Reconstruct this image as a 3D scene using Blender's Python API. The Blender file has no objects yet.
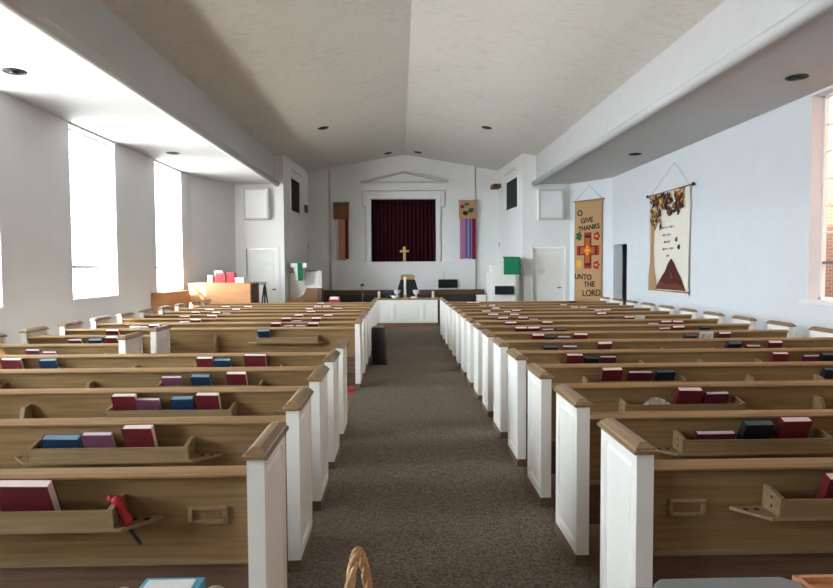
import bpy, bmesh, math, random
from mathutils import Vector, Matrix
random.seed(7)
C = bpy.context.scene.collection
PI = math.pi

# ------------------------------------------------------------------ materials
def new_mat(name):
    m = bpy.data.materials.new(name); m.use_nodes = True
    return m, m.node_tree.nodes, m.node_tree.links, m.node_tree.nodes['Principled BSDF']

def plain(name, col, rough=.6, metal=0, var=.06, scale=14, bump=0, spec=.4):
    m, n, l, b = new_mat(name)
    b.inputs['Roughness'].default_value = rough
    b.inputs['Metallic'].default_value = metal
    b.inputs['Specular IOR Level'].default_value = spec
    tc = n.new('ShaderNodeTexCoord'); no = n.new('ShaderNodeTexNoise')
    no.inputs['Scale'].default_value = scale; no.inputs['Detail'].default_value = 4
    l.new(tc.outputs['Object'], no.inputs['Vector'])
    cr = n.new('ShaderNodeValToRGB')
    cr.color_ramp.elements[0].position = .3; cr.color_ramp.elements[1].position = .7
    cr.color_ramp.elements[0].color = [max(0, c*(1-var)) for c in col] + [1]
    cr.color_ramp.elements[1].color = [min(1, c*(1+var)) for c in col] + [1]
    l.new(no.outputs['Fac'], cr.inputs['Fac']); l.new(cr.outputs['Color'], b.inputs['Base Color'])
    if bump:
        bp = n.new('ShaderNodeBump'); bp.inputs['Strength'].default_value = bump; bp.inputs['Distance'].default_value = .01
        l.new(no.outputs['Fac'], bp.inputs['Height']); l.new(bp.outputs['Normal'], b.inputs['Normal'])
    return m

def wood(name, dark, light, rough=.42, stretch=(1.2, 26, 26), spec=.4):
    m, n, l, b = new_mat(name)
    b.inputs['Roughness'].default_value = rough
    b.inputs['Specular IOR Level'].default_value = spec
    tc = n.new('ShaderNodeTexCoord'); mp = n.new('ShaderNodeMapping'); oi = n.new('ShaderNodeObjectInfo')
    mul = n.new('ShaderNodeVectorMath'); mul.operation = 'MULTIPLY_ADD'
    mul.inputs[1].default_value = (37, 53, 71)
    l.new(oi.outputs['Random'], mul.inputs[0]); l.new(tc.outputs['Object'], mul.inputs[2])
    l.new(mul.outputs['Vector'], mp.inputs['Vector'])
    mp.inputs['Scale'].default_value = stretch
    no = n.new('ShaderNodeTexNoise'); no.inputs['Scale'].default_value = 1.6; no.inputs['Detail'].default_value = 6
    no.inputs['Distortion'].default_value = .6
    l.new(mp.outputs['Vector'], no.inputs['Vector'])
    cr = n.new('ShaderNodeValToRGB')
    cr.color_ramp.elements[0].position = .32; cr.color_ramp.elements[1].position = .68
    cr.color_ramp.elements[0].color = list(dark) + [1]; cr.color_ramp.elements[1].color = list(light) + [1]
    l.new(no.outputs['Fac'], cr.inputs['Fac']); l.new(cr.outputs['Color'], b.inputs['Base Color'])
    return m

M = {}
M['wall'] = plain('painted_wall', (.71, .722, .738), .75, var=.015, scale=3)
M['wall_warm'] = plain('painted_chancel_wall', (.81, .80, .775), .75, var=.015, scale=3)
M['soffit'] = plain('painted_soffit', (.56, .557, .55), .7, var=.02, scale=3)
M['white'] = plain('white_gloss_paint', (.86, .835, .775), .38, var=.02, scale=8)
M['trim'] = plain('white_trim', (.82, .81, .79), .45, var=.02)
M['oak'] = wood('oak_back', (.215, .130, .055), (.305, .195, .088), .6, spec=.12)
M['rail'] = wood('oak_rail', (.31, .185, .088), (.42, .265, .138), .6, spec=.12)
M['cap'] = wood('oak_cap', (.20, .120, .058), (.31, .200, .105), .28, stretch=(26, 1.2, 26))
M['rack'] = wood('oak_rack', (.22, .145, .068), (.32, .215, .108), .5)
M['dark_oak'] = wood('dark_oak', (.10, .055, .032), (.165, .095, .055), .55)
M['honey'] = wood('honey_oak', (.50, .235, .10), (.62, .31, .14), .4)
M['brown'] = wood('brown_wood', (.22, .11, .05), (.30, .155, .075), .45)
M['plinth'] = wood('plinth_wood', (.15, .095, .052), (.21, .135, .078), .5)
M['floorwood'] = wood('floor_boards', (.16, .085, .055), (.24, .135, .09), .4, stretch=(22, 1.0, 10))
M['hole'] = plain('hole_shade', (.012, .010, .008), .8)  # near-black colour painted where the shade inside openings would fall
M['black'] = plain('black_plastic', (.014, .014, .016), .45)
M['black_cloth'] = plain('black_cloth', (.016, .015, .016), .9)
M['gold'] = plain('brass', (.80, .58, .25), .28, metal=1)
M['gold_wood'] = plain('gold_fabric', (.36, .25, .10), .6)
M['steel'] = plain('grey_metal', (.30, .30, .31), .35, metal=1)
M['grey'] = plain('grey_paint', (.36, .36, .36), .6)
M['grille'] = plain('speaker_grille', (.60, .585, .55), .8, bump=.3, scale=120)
M['red_cover'] = plain('red_cover', (.135, .013, .019), .5, var=.15)
M['blue_cover'] = plain('blue_cover', (.010, .034, .085), .5, var=.15)
M['purple_cover'] = plain('purple_cover', (.17, .055, .105), .5, var=.12)
M['black_cover'] = plain('black_cover', (.010, .012, .018), .5, var=.15)
M['white_cover'] = plain('white_cover', (.72, .72, .70), .6)
M['maroon_cover'] = plain('maroon_cover', (.095, .012, .026), .5, var=.15)
M['pages'] = plain('page_edges', (.84, .80, .74), .8, var=.05, scale=200)
M['pink_pages'] = plain('pink_page_edges', (.80, .68, .62), .8, var=.05, scale=200)
M['dark_pages'] = plain('dark_page_edges', (.10, .115, .125), .7)
M['blue_pages'] = plain('blue_page_edges', (.20, .28, .34), .8, var=.05, scale=200)
M['purple_pages'] = plain('grey_page_edges', (.60, .53, .55), .8, var=.05, scale=200)
M['green'] = plain('green_cloth', (.006, .20, .085), .8, bump=.2, scale=200)
M['burlap'] = plain('tan_burlap', (.45, .265, .125), .9, var=.08, bump=.3, scale=160)
M['cream'] = plain('cream_felt', (.76, .70, .60), .9, var=.03, bump=.2, scale=160)
M['ink'] = plain('dark_felt', (.02, .015, .012), .9)
M['felt_red'] = plain('red_felt', (.33, .02, .02), .9)
M['felt_darkred'] = plain('dark_red_felt', (.085, .014, .014), .9)
M['felt_orange'] = plain('orange_felt', (.75, .30, .03), .9)
M['felt_redorange'] = plain('red_orange_felt', (.42, .085, .02), .9)
M['felt_yellow'] = plain('yellow_felt', (.72, .40, .06), .9)
M['felt_brown'] = plain('brown_felt', (.20, .085, .035), .9)
M['felt_rust'] = plain('rust_felt', (.15, .04, .022), .9)
M['felt_green'] = plain('green_felt', (.02, .10, .05), .9)
M['trunk'] = plain('trunk_felt', (.42, .25, .135), .9)
M['s_white'] = plain('white_ribbon', (.62, .58, .50), .9)
M['s_pink'] = plain('pink_ribbon', (.50, .22, .17), .9)
M['s_dark'] = plain('dark_red_ribbon', (.16, .025, .02), .9)
M['s_lilac'] = plain('lilac_ribbon', (.52, .22, .40), .9)
M['s_blue'] = plain('blue_ribbon', (.16, .14, .32), .9)
M['s_pale'] = plain('pale_blue_ribbon', (.42, .42, .55), .9)
M['s_wine'] = plain('wine_ribbon', (.24, .012, .05), .9)
M['red_plastic'] = plain('red_plastic', (.42, .012, .022), .4)
M['blue_paper'] = plain('blue_paper', (.06, .30, .45), .5)
M['wicker'] = wood('wicker', (.44, .25, .11), (.66, .42, .21), .6, stretch=(60, 60, 60))
M['beige'] = plain('beige_wicker', (.42, .36, .27), .8, bump=.4, scale=90)
M['bin'] = plain('grey_bin', (.20, .21, .22), .35)
M['table'] = plain('table_laminate', (.40, .37, .33), .4)
M['red_box'] = plain('red_card', (.36, .035, .045), .6)
M['wax'] = plain('white_wax', (.82, .78, .70), .5)
M['china'] = plain('china', (.60, .62, .68), .25)
M['pavement'] = plain('outside_pavement', (.22, .215, .21), .9, scale=.4)
M['render_wall'] = plain('outside_render', (.6, .57, .5), .9)
M['carpet2'] = plain('chancel_carpet', (.070, .058, .048), .95, var=.2, scale=150)

# curtain
M['curtain'] = plain('maroon_velvet', (.042, .006, .012), .95, var=.2, scale=6, spec=.1)

def carpet():
    m, n, l, b = new_mat('speckled_carpet')
    b.inputs['Roughness'].default_value = .97; b.inputs['Specular IOR Level'].default_value = .1
    tc = n.new('ShaderNodeTexCoord')
    no = n.new('ShaderNodeTexNoise'); no.inputs['Scale'].default_value = 70; no.inputs['Detail'].default_value = 5; no.inputs['Roughness'].default_value = .75
    l.new(tc.outputs['Object'], no.inputs['Vector'])
    cr = n.new('ShaderNodeValToRGB')
    cr.color_ramp.elements[0].position = .38; cr.color_ramp.elements[1].position = .64
    cr.color_ramp.elements[0].color = (.076, .056, .041, 1); cr.color_ramp.elements[1].color = (.27, .222, .175, 1)
    l.new(no.outputs['Fac'], cr.inputs['Fac']); l.new(cr.outputs['Color'], b.inputs['Base Color'])
    bp = n.new('ShaderNodeBump'); bp.inputs['Strength'].default_value = .5; bp.inputs['Distance'].default_value = .01
    l.new(no.outputs['Fac'], bp.inputs['Height']); l.new(bp.outputs['Normal'], b.inputs['Normal'])
    return m
M['carpet'] = carpet()

def ceiling_mat():
    m, n, l, b = new_mat('brushed_plaster')
    b.inputs['Roughness'].default_value = .9; b.inputs['Specular IOR Level'].default_value = .1
    tc = n.new('ShaderNodeTexCoord'); mp = n.new('ShaderNodeMapping'); mp.inputs['Scale'].default_value = (1.6, 3.0, 1.0)
    l.new(tc.outputs['Object'], mp.inputs['Vector'])
    no = n.new('ShaderNodeTexNoise'); no.inputs['Scale'].default_value = 3.0; no.inputs['Detail'].default_value = 8; no.inputs['Roughness'].default_value = .72
    no.inputs['Distortion'].default_value = 1.2
    l.new(mp.outputs['Vector'], no.inputs['Vector'])
    big = n.new('ShaderNodeTexNoise'); big.inputs['Scale'].default_value = .6
    l.new(tc.outputs['Object'], big.inputs['Vector'])
    mix = n.new('ShaderNodeMath'); mix.operation = 'MULTIPLY_ADD'; mix.inputs[1].default_value = .25
    l.new(big.outputs['Fac'], mix.inputs[0]); l.new(no.outputs['Fac'], mix.inputs[2])
    cr = n.new('ShaderNodeValToRGB')
    e = cr.color_ramp.elements
    e[0].position = .44; e[1].position = .62
    e[0].color = (.63, .60, .54, 1); e[1].color = (.745, .715, .65, 1)
    l.new(mix.outputs[0], cr.inputs['Fac']); l.new(cr.outputs['Color'], b.inputs['Base Color'])
    bp = n.new('ShaderNodeBump'); bp.inputs['Strength'].default_value = .25; bp.inputs['Distance'].default_value = .02
    l.new(no.outputs['Fac'], bp.inputs['Height']); l.new(bp.outputs['Normal'], b.inputs['Normal'])
    return m
M['ceiling'] = ceiling_mat()

def brick_mat():
    m, n, l, b = new_mat('orange_brick')
    b.inputs['Roughness'].default_value = .9
    tc = n.new('ShaderNodeTexCoord'); sp = n.new('ShaderNodeSeparateXYZ'); cb = n.new('ShaderNodeCombineXYZ')
    l.new(tc.outputs['Object'], sp.inputs[0]); l.new(sp.outputs['Y'], cb.inputs['X']); l.new(sp.outputs['Z'], cb.inputs['Y'])
    br = n.new('ShaderNodeTexBrick')
    br.inputs['Scale'].default_value = 1; br.inputs['Brick Width'].default_value = .22; br.inputs['Row Height'].default_value = .075
    br.inputs['Mortar Size'].default_value = .008
    br.inputs['Color1'].default_value = (.31, .140, .085, 1); br.inputs['Color2'].default_value = (.25, .095, .055, 1)
    br.inputs['Mortar'].default_value = (.34, .27, .22, 1)
    l.new(cb.outputs[0], br.inputs['Vector']); l.new(br.outputs['Color'], b.inputs['Base Color'])
    return m
M['brick'] = brick_mat()

def glass_mat():
    m, n, l, b = new_mat('window_glass')
    n.remove(b); out = n['Material Output']
    t = n.new('ShaderNodeBsdfTransparent'); t.inputs['Color'].default_value = (.93, .95, .95, 1)
    g = n.new('ShaderNodeBsdfGlossy'); g.inputs['Roughness'].default_value = .03
    lw = n.new('ShaderNodeLayerWeight'); lw.inputs['Blend'].default_value = .5
    pw = n.new('ShaderNodeMath'); pw.operation = 'POWER'; pw.inputs[1].default_value = 5
    ma = n.new('ShaderNodeMath'); ma.operation = 'MULTIPLY_ADD'; ma.inputs[1].default_value = .5; ma.inputs[2].default_value = .025
    l.new(lw.outputs['Facing'], pw.inputs[0]); l.new(pw.outputs[0], ma.inputs[0])
    mx = n.new('ShaderNodeMixShader')
    l.new(ma.outputs[0], mx.inputs[0]); l.new(t.outputs[0], mx.inputs[1]); l.new(g.outputs[0], mx.inputs[2])
    l.new(mx.outputs[0], out.inputs['Surface'])
    return m
M['glass'] = glass_mat()

# ------------------------------------------------------------------ mesh helpers
def box(bm, x0, x1, y0, y1, z0, z1, mi=0):
    v = [bm.verts.new(p) for p in ((x0,y0,z0),(x1,y0,z0),(x1,y1,z0),(x0,y1,z0),(x0,y0,z1),(x1,y0,z1),(x1,y1,z1),(x0,y1,z1))]
    fs = []
    for q in ((0,3,2,1),(4,5,6,7),(0,1,5,4),(1,2,6,5),(2,3,7,6),(3,0,4,7)):
        f = bm.faces.new([v[i] for i in q]); f.material_index = mi; fs.append(f)
    return fs

def prism(bm, pts, axis, a, b, mi=0):
    """extrude a 2D polygon along axis from a to b"""
    def P(p, t):
        return {'x': (t, p[0], p[1]), 'y': (p[0], t, p[1]), 'z': (p[0], p[1], t)}[axis]
    A = [bm.verts.new(P(p, a)) for p in pts]; B = [bm.verts.new(P(p, b)) for p in pts]
    fs = [bm.faces.new(A), bm.faces.new(list(reversed(B)))]
    n = len(pts)
    for i in range(n):
        fs.append(bm.faces.new((A[i], B[i], B[(i+1) % n], A[(i+1) % n])))
    for f in fs: f.material_index = mi
    return fs

def tube(bm, pts, r, seg=8, mi=0, closed_ends=True):
    pts = [Vector(p) for p in pts]; rings = []
    for i, p in enumerate(pts):
        d = (pts[min(i+1, len(pts)-1)] - pts[max(i-1, 0)]).normalized()
        u = d.cross(Vector((0, 0, 1)))
        if u.length < .05: u = d.cross(Vector((1, 0, 0)))
        u.normalize(); w = d.cross(u)
        rr = r[i] if isinstance(r, (list, tuple)) else r
        rings.append([bm.verts.new(p + rr*(math.cos(2*PI*k/seg)*u + math.sin(2*PI*k/seg)*w)) for k in range(seg)])
    for a, b in zip(rings, rings[1:]):
        for k in range(seg):
            f = bm.faces.new((a[k], a[(k+1) % seg], b[(k+1) % seg], b[k])); f.smooth = True; f.material_index = mi
    if closed_ends:
        for q in (list(reversed(rings[0])), rings[-1]):
            f = bm.faces.new(q); f.material_index = mi

def lathe(bm, prof, cx=0, cy=0, seg=20, mi=0):
    rings = []
    for r, z in prof:
        rings.append([bm.verts.new((cx + max(r, .0005)*math.cos(2*PI*k/seg), cy + max(r, .0005)*math.sin(2*PI*k/seg), z)) for k in range(seg)])
    for a, b in zip(rings, rings[1:]):
        for k in range(seg):
            f = bm.faces.new((a[k], a[(k+1) % seg], b[(k+1) % seg], b[k])); f.smooth = True; f.material_index = mi
    for q in (list(reversed(rings[0])), rings[-1]):
        f = bm.faces.new(q); f.material_index = mi

def obj(name, bm, mat, parent=None, bevel=0, label=None):
    bmesh.ops.recalc_face_normals(bm, faces=bm.faces[:])
    me = bpy.data.meshes.new(name); bm.to_mesh(me); bm.free()
    for m in (mat if isinstance(mat, (list, tuple)) else [mat]):
        me.materials.append(M[m] if isinstance(m, str) else m)
    o = bpy.data.objects.new(name, me); C.objects.link(o)
    if parent: o.parent = parent
    if bevel:
        b = o.modifiers.new('bevel', 'BEVEL'); b.width = bevel; b.segments = 2; b.limit_method = 'ANGLE'
    if label: o['label'] = label
    return o

def bx(name, dims, mat, parent=None, bevel=0, label=None):
    bm = bmesh.new(); box(bm, *dims); return obj(name, bm, mat, parent, bevel, label)

def tag(o, label, cat, group=None):
    o['label'] = label; o['category'] = cat
    if group: o['group'] = group
    return o

def thing(name, label, cat, loc=(0, 0, 0), rz=0, group=None):
    o = bpy.data.objects.new(name, None); C.objects.link(o)
    o.empty_display_size = .1
    o.location = loc; o.rotation_euler = (0, 0, rz)
    return tag(o, label, cat, group)

def struct(name, bm, mat, parent=None, bevel=0):
    o = obj(name, bm, mat, parent, bevel)
    if not parent: o['kind'] = 'structure'
    return o

def copy_tree(o, parent=None):
    c = o.copy(); C.objects.link(c)
    if parent: c.parent = parent
    for ch in list(o.children): copy_tree(ch, c)
    return c

# ------------------------------------------------------------------ room dimensions
CX = .2
XL, XR = -5.5, 5.9               # side wall inner faces
YB, YP, YF = -3.6, 18.1, 21.66   # back wall, partition, chancel back wall
ZS = 4.1                         # soffit height
ZE, ZR = 4.93, 5.60              # ceiling at the fascia / ridge
T = .25
def ceil_z(x): return ZR - (ZR-ZE)/3.85*abs(x-CX)

# floor, aisle carpet, chancel platform
bm = bmesh.new(); box(bm, XL-T, XR+T, YB-T, YP+.2, -.15, 0); struct('floor', bm, 'floorwood')
bm = bmesh.new(); box(bm, -.60, 1.01, YB, 16.98, 0, .006); box(bm, XL, XR, 14.9, 17.66, 0, .0055); struct('floor_carpet', bm, 'carpet')
bm = bmesh.new()
prism(bm, [(-3.42, 17.66), (3.82, 17.66), (3.82, 18.1), (3.66, 18.1), (3.45, 21.9), (-3.15, 21.9), (-3.4, 18.1), (-3.42, 18.1)], 'z', 0, .2); struct('floor_chancel', bm, 'carpet2')

# side walls with window openings
WINL = [(-.2, 1.45), (3.35, 5.0), (6.9, 8.58), (10.42, 12.05), (13.97, 15.63)]
WINR = [(-.2, 1.45), (3.35, 5.0), (6.98, 8.66)]
ZW0, ZW1 = 1.14, 4.06
def side_wall(name, x0, x1, spans, yend, extra=()):
    bm = bmesh.new()
    holes = [(a, b, ZW0, ZW1) for a, b in spans] + list(extra)
    y = YB - T
    for a, b, z0, z1 in sorted(holes):
        box(bm, x0, x1, y, a, -10, 5.0)
        if z0 > 0: box(bm, x0, x1, a, b, -10, z0)
        box(bm, x0, x1, a, b, z1, 5.0)
        y = b
    box(bm, x0, x1, y, yend, -.15, 5.0)
    return struct(name, bm, 'wall')
side_wall('wall_left', XL-T, XL, WINL, 16.3)
side_wall('wall_right', XR, XR+T, WINR, 16.8, extra=[(15.72, 16.72, 0, 2.24)])
# walls that turn in towards the partition
bm = bmesh.new(); prism(bm, [(XL, 16.3), (-4.82, YP), (-4.82, YP+.3), (XL-T, YP+.3), (XL-T, 16.3)], 'z', -.15, 5.0); struct('wall_left_return', bm, 'wall')
bm = bmesh.new(); prism(bm, [(XR, 16.8), (5.07, YP), (5.07, YP+.3), (XR+T, YP+.3), (XR+T, 16.8)], 'z', -.15, 5.0); struct('wall_right_return', bm, 'wall')
bm = bmesh.new(); box(bm, XL-T, XR+T, YB-T, YB, -.15, 5.8); struct('wall_rear', bm, 'wall')
# hallway behind the dark doorway
bm = bmesh.new()
box(bm, XR+T, 8.4, 15.4, 15.55, -.15, 2.7); box(bm, XR+T, 8.4, 17.6, 17.75, -.15, 2.7); box(bm, 8.4, 8.55, 15.4, 17.75, -.15, 2.7)
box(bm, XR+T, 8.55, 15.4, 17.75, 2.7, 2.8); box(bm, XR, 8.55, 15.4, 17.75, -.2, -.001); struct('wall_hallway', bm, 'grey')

# ceiling, soffits
bm = bmesh.new()
for s in (-1, 1):
    xe = CX + s*4.2
    prism(bm, [(CX, ZR), (xe, ceil_z(xe)), (xe, ceil_z(xe)+.2), (CX, ZR+.2)], 'y', YB-T, YF+.5)
struct('ceiling', bm, 'ceiling')
def soffit(name, s, xw):
    bm = bmesh.new(); xf = CX + s*3.85; R = .08; xc = xf - s*.06; zc = ZS + .01
    pts = [(xw, ZS), (xc + s*.12, ZS), (xc + s*.05, ZS-.055)]
    for k in range(9):
        a = -PI/2 + k/8*PI
        pts.append((xc - s*R*math.cos(a), zc + R*math.sin(a)))
    pts += [(xf, zc+R), (xf, 5.05), (xf + s*.15, 5.05), (xf + s*.15, ZS+.3), (xw, ZS+.3)]
    fs = prism(bm, pts, 'y', YB, YP)
    for f in fs[5:14]: f.smooth = True
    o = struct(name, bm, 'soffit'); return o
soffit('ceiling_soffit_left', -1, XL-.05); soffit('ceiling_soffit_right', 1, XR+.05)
# roof outside: closes the attic; its unseen deep left eave is added to block sun
bm = bmesh.new(); box(bm, -8.15, XL, YB-.5, YF+.4, 4.62, 4.75); box(bm, XR, 6.8, YB-.5, YF+.4, 4.62, 4.75)
prism(bm, [(-8.15, 4.75), (CX, 6.4), (6.8, 4.75), (6.8, 4.9), (CX, 6.55), (-8.15, 4.9)], 'y', YB-.5, YF+.6); struct('ceiling_roof_and_sun_blocker', bm, 'trim')

# partition walls with doors
ZD = 2.215
def partition(name, xa, xb, da, db):
    bm = bmesh.new(); y0, y1 = YP, YP+.25
    box(bm, xa, da, y0, y1, 0, 5.3); box(bm, db, xb, y0, y1, 0, 5.3); box(bm, da, db, y0, y1, ZD, 5.3); box(bm, da, db, y0, y1, 0, .2)
    return struct(name, bm, 'wall_warm')
partition('wall_partition_left', -5.3, -3.395, -4.52, -3.60)
partition('wall_partition_right', 3.66, 5.4, 3.98, 4.94)
for s, name in ((-1, 'wall_chancel_left'), (1, 'wall_chancel_right')):
    xa, xb = (-3.395, -3.18) if s < 0 else (3.66, 3.46)
    bm = bmesh.new(); prism(bm, [(xa, YP), (xb, YF+.1), (xb+s*.3, YF+.1), (xa+s*.3, YP+.25), (xa+s*.001, YP+.25)], 'z', 0, 5.3); struct(name, bm, 'wall_warm')
# chancel back wall with the curtained opening
OX0, OX1, OZ0, OZ1 = -1.0, 1.285, 1.85, 4.055
bm = bmesh.new()
box(bm, -3.5, OX0, YF, YF+.25, 0, 5.65); box(bm, OX1, 3.8, YF, YF+.25, 0, 5.65)
box(bm, OX0, OX1, YF, YF+.25, 0, OZ0); box(bm, OX0, OX1, YF, YF+.25, OZ1, 5.65)
box(bm, OX0-.1, OX1+.1, YF+.25, YF+.4, OZ0-.1, OZ1+.1)
for x0, x1, z0, z1 in ((-3.5, -2.47, .8, 5.65), (2.71, 3.8, .8, 5.65), (-2.42, -1.20, .8, 3.735), (1.48, 2.66, .8, 3.735),
                       (-2.42, -1.32, 3.735, 4.35), (1.62, 2.66, 3.735, 4.35), (-2.42, 2.66, 4.35, 5.65)):
    box(bm, x0, x1, YF-.11, YF+.01, z0, z1)
struct('wall_front', bm, 'wall_warm')
# low panel under the opening and the wood band below it
bm = bmesh.new(); box(bm, -2.4, 2.65, YF-.26, YF, .86, OZ0); box(bm, -1.0, 1.3, YF-.272, YF-.25, 1.56, 1.585)
struct('trim_1', bm, 'trim', bevel=.006)
bm = bmesh.new(); box(bm, -3.2, 2.95, YF-.30, YF, .70, .865); struct('trim_2', bm, 'dark_oak', bevel=.006)
bm = bmesh.new(); box(bm, -3.2, 3.3, YF-.28, YF, .2, .70); struct('trim_3', bm, 'carpet2')
# architrave with ears and the pediment
yf = YF-.11
def frame_bar(bm, x0, x1, z0, z1, d=.07): box(bm, x0, x1, yf-d, yf+.005, z0, z1)
bm = bmesh.new()
frame_bar(bm, -1.15, -1.0, OZ0, OZ1+.15); frame_bar(bm, 1.285, 1.43, OZ0, OZ1+.15); frame_bar(bm, -1.0, 1.285, OZ1, OZ1+.15)
frame_bar(bm, -1.27, -1.15, 3.78, 4.27, .11); frame_bar(bm, 1.43, 1.57, 3.78, 4.27, .11); frame_bar(bm, -1.15, 1.43, OZ1+.15, 4.27, .11)
frame_bar(bm, -1.30, 1.60, 4.27, 4.30, .15)
struct('trim_4', bm, 'trim', bevel=.008)
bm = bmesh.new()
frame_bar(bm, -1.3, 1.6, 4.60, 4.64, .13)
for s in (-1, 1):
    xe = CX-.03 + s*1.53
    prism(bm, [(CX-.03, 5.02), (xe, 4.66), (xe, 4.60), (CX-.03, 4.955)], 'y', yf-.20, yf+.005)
struct('trim_5', bm, 'grille', bevel=.008)  # darker colour on the pediment mouldings stands in for their shadow lines
# baseboards
bm = bmesh.new(); box(bm, XL, XL+.02, YB, 16.3, 0, .14); struct('baseboard_left', bm, 'trim')
bm = bmesh.new(); box(bm, XR-.02, XR, YB, 15.6, 0, .14); struct('baseboard_right', bm, 'trim')

# windows: steel frames, glass, sills
def window(idx, s, a, b):
    x = (XL - .2) if s < 0 else (XR + .2)
    bm = bmesh.new(); w = .035
    box(bm, x-.03, x+.03, a, a+.03, ZW0, ZW1); box(bm, x-.03, x+.03, b-.03, b, ZW0, ZW1)
    box(bm, x-.03, x+.03, a, b, ZW0, ZW0+.05); box(bm, x-.03, x+.03, a, b, ZW1-.03, ZW1)
    for k in (1, 2, 3): 
        y = a + (b-a)*k/4; box(bm, x-.011, x+.011, y-.011, y+.011, ZW0, ZW1)
    for z in (2.12, 2.5, 2.88, 3.26, 3.64): box(bm, x-.011, x+.011, a, b, z-.011, z+.011)
    f = struct('window_%d' % idx, bm, 'trim')
    g = bx('glass_pane', (x-.004, x+.004, a+.05, b-.05, ZW0+.05, ZW1-.05), 'glass', f)
    bx('transom_bar', (x-.035, x+.035, a+.05, b-.05, 1.665, 1.705), 'steel', f)
    bm = bmesh.new()
    if s < 0: box(bm, XL-.17, XL+.015, a-.02, b+.02, ZW0-.035, ZW0+.002)
    else: box(bm, XR-.06, XR+.17, a-.12, b+.12, ZW0-.05, ZW0+.002)
    obj('window_sill', bm, 'trim', f, bevel=.006)
i = 1
for a, b in WINL: window(i, -1, a, b); i += 1
for a, b in WINR: window(i, 1, a, b); i += 1

# doors in the partitions
def door(idx, da, db, handle_x):
    bm = bmesh.new(); box(bm, da+.006, db-.006, YP+.10, YP+.145, .21, ZD-.006)
    d = struct('door_%d' % idx, bm, 'white')
    bm = bmesh.new()
    for z0, z1 in ((.35, 1.05), (1.2, 2.08)):
        box(bm, da+.14, db-.14, YP+.094, YP+.105, z0, z1)
    obj('door_panel', bm, 'white', d, bevel=.008)
    bm = bmesh.new(); tube(bm, [(handle_x, YP+.10, 1.02), (handle_x, YP+.03, 1.02)], .022); box(bm, handle_x-.09, handle_x+.01, YP+.02, YP+.035, 1.005, 1.03)
    obj('door_handle', bm, 'black', d)
    bm = bmesh.new()
    for x0, x1, z0, z1 in ((da-.07, da, .2, ZD+.07), (db, db+.07, .2, ZD+.07), (da, db, ZD, ZD+.07)):
        box(bm, x0, x1, YP-.018, YP+.002, z0, z1)
    obj('door_casing', bm, 'wall_warm', d, bevel=.005)
door(1, -4.52, -3.60, -3.70); door(2, 3.98, 4.94, 4.80)

# world outside: unseen ground left sunk deep for added lamps, brick building right
bm = bmesh.new(); box(bm, XR, 40, -40, 60, -.8, -.6); box(bm, -120, XL, -80, 100, -10.3, -10); g = struct('floor_outside_ground', bm, 'pavement')
bm = bmesh.new(); box(bm, 9.2, 9.7, -30, 40, -.6, 12); struct('wall_outside_brick', bm, 'brick')

# ------------------------------------------------------------------ pews
PITCH, Y0 = .836, 2.415
def row_y(k): return Y0 + PITCH*k
def end_panel(root, x0, x1):
    """white panelled pew end between x0 and x1 with wooden plinth and moulded cap"""
    bm = bmesh.new(); fs = box(bm, x0, x1, 0, .44, .065, .885)
    for f in (fs[3], fs[5]):
        sign = 1 if f is fs[3] else -1
        bmesh.ops.recalc_face_normals(bm, faces=bm.faces[:])
        bmesh.ops.inset_region(bm, faces=[f], thickness=.072, depth=0)
        bmesh.ops.inset_region(bm, faces=[f], thickness=.010, depth=-.016)
        bmesh.ops.inset_region(bm, faces=[f], thickness=.028, depth=.012)
    e = obj('end_panel', bm, 'white', root)
    bx('plinth', (x0-.004, x1+.004, -.004, .448, 0, .066), 'plinth', e, bevel=.004)
    bm = bmesh.new()
    levels = [(.015, .885), (.015, .899), (.007, .902), (.004, .911), (-.010, .921), (-.020, .929)]
    rings = []
    for d, z in levels:
        rings.append([bm.verts.new(p) for p in ((x0-d, -d, z), (x1+d, -d, z), (x1+d, .44+d, z), (x0-d, .44+d, z))])
    for a, b in zip(rings, rings[1:]):
        for k in range(4): bm.faces.new((a[k], a[(k+1) % 4], b[(k+1) % 4], b[k]))
    bm.faces.new(list(reversed(rings[0]))); bm.faces.new(rings[-1])
    obj('end_cap', bm, 'cap', e)
    return e

def book_rack(root, xc, half=.40, tip_l=.19, tip_r=.19):
    bm = bmesh.new()
    a, b = xc-half, xc+half
    pts = [(a-tip_l, .05), (a-tip_l+.03, .012), (a-.04, -.075), (b+.04, -.075), (b+tip_r-.03, .012), (b+tip_r, .05)]
    prism(bm, pts, 'z', .632, .645)
    for sx, t in ((a, -tip_l), (b, tip_r)):        # dark discs painted for the shade of cup holes, at the pointed ends
        for q in (.35, .66):
            if abs(t) > .1: lathe(bm, [(.011, .6445), (.011, .6462)], sx + t*q, .012, 10, 1)
    r = obj('book_rack', bm, ['rack', 'hole'], root)
    bm = bmesh.new(); prism(bm, [(-.072, .645), (-.060, .645), (-.066, .716), (-.078, .716)], 'x', a, b); obj('front_board', bm, 'rack', r)
    for x in (a, b):
        bm = bmesh.new()
        prism(bm, [(.045, .645), (-.072, .645), (-.08, .722), (.0, .742), (.038, .742)], 'x', x-.009, x+.009)
        for z, y in ((.672, -.02), (.708, -.02)):
            for sx in (-.0095, .0095):
                q = bmesh.ops.create_cone(bm, cap_ends=True, segments=10, radius1=.006, radius2=.006, depth=.001,
                    matrix=Matrix.Translation((x+sx, y, z)) @ Matrix.Rotation(PI/2, 4, 'Y'))
                for v in q['verts']:
                    for f in v.link_faces: f.material_index = 1  # dark discs painted for the shade of the bracket holes
        obj('end_bracket', bm, ['rack', 'hole'], r)
    return r

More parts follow.
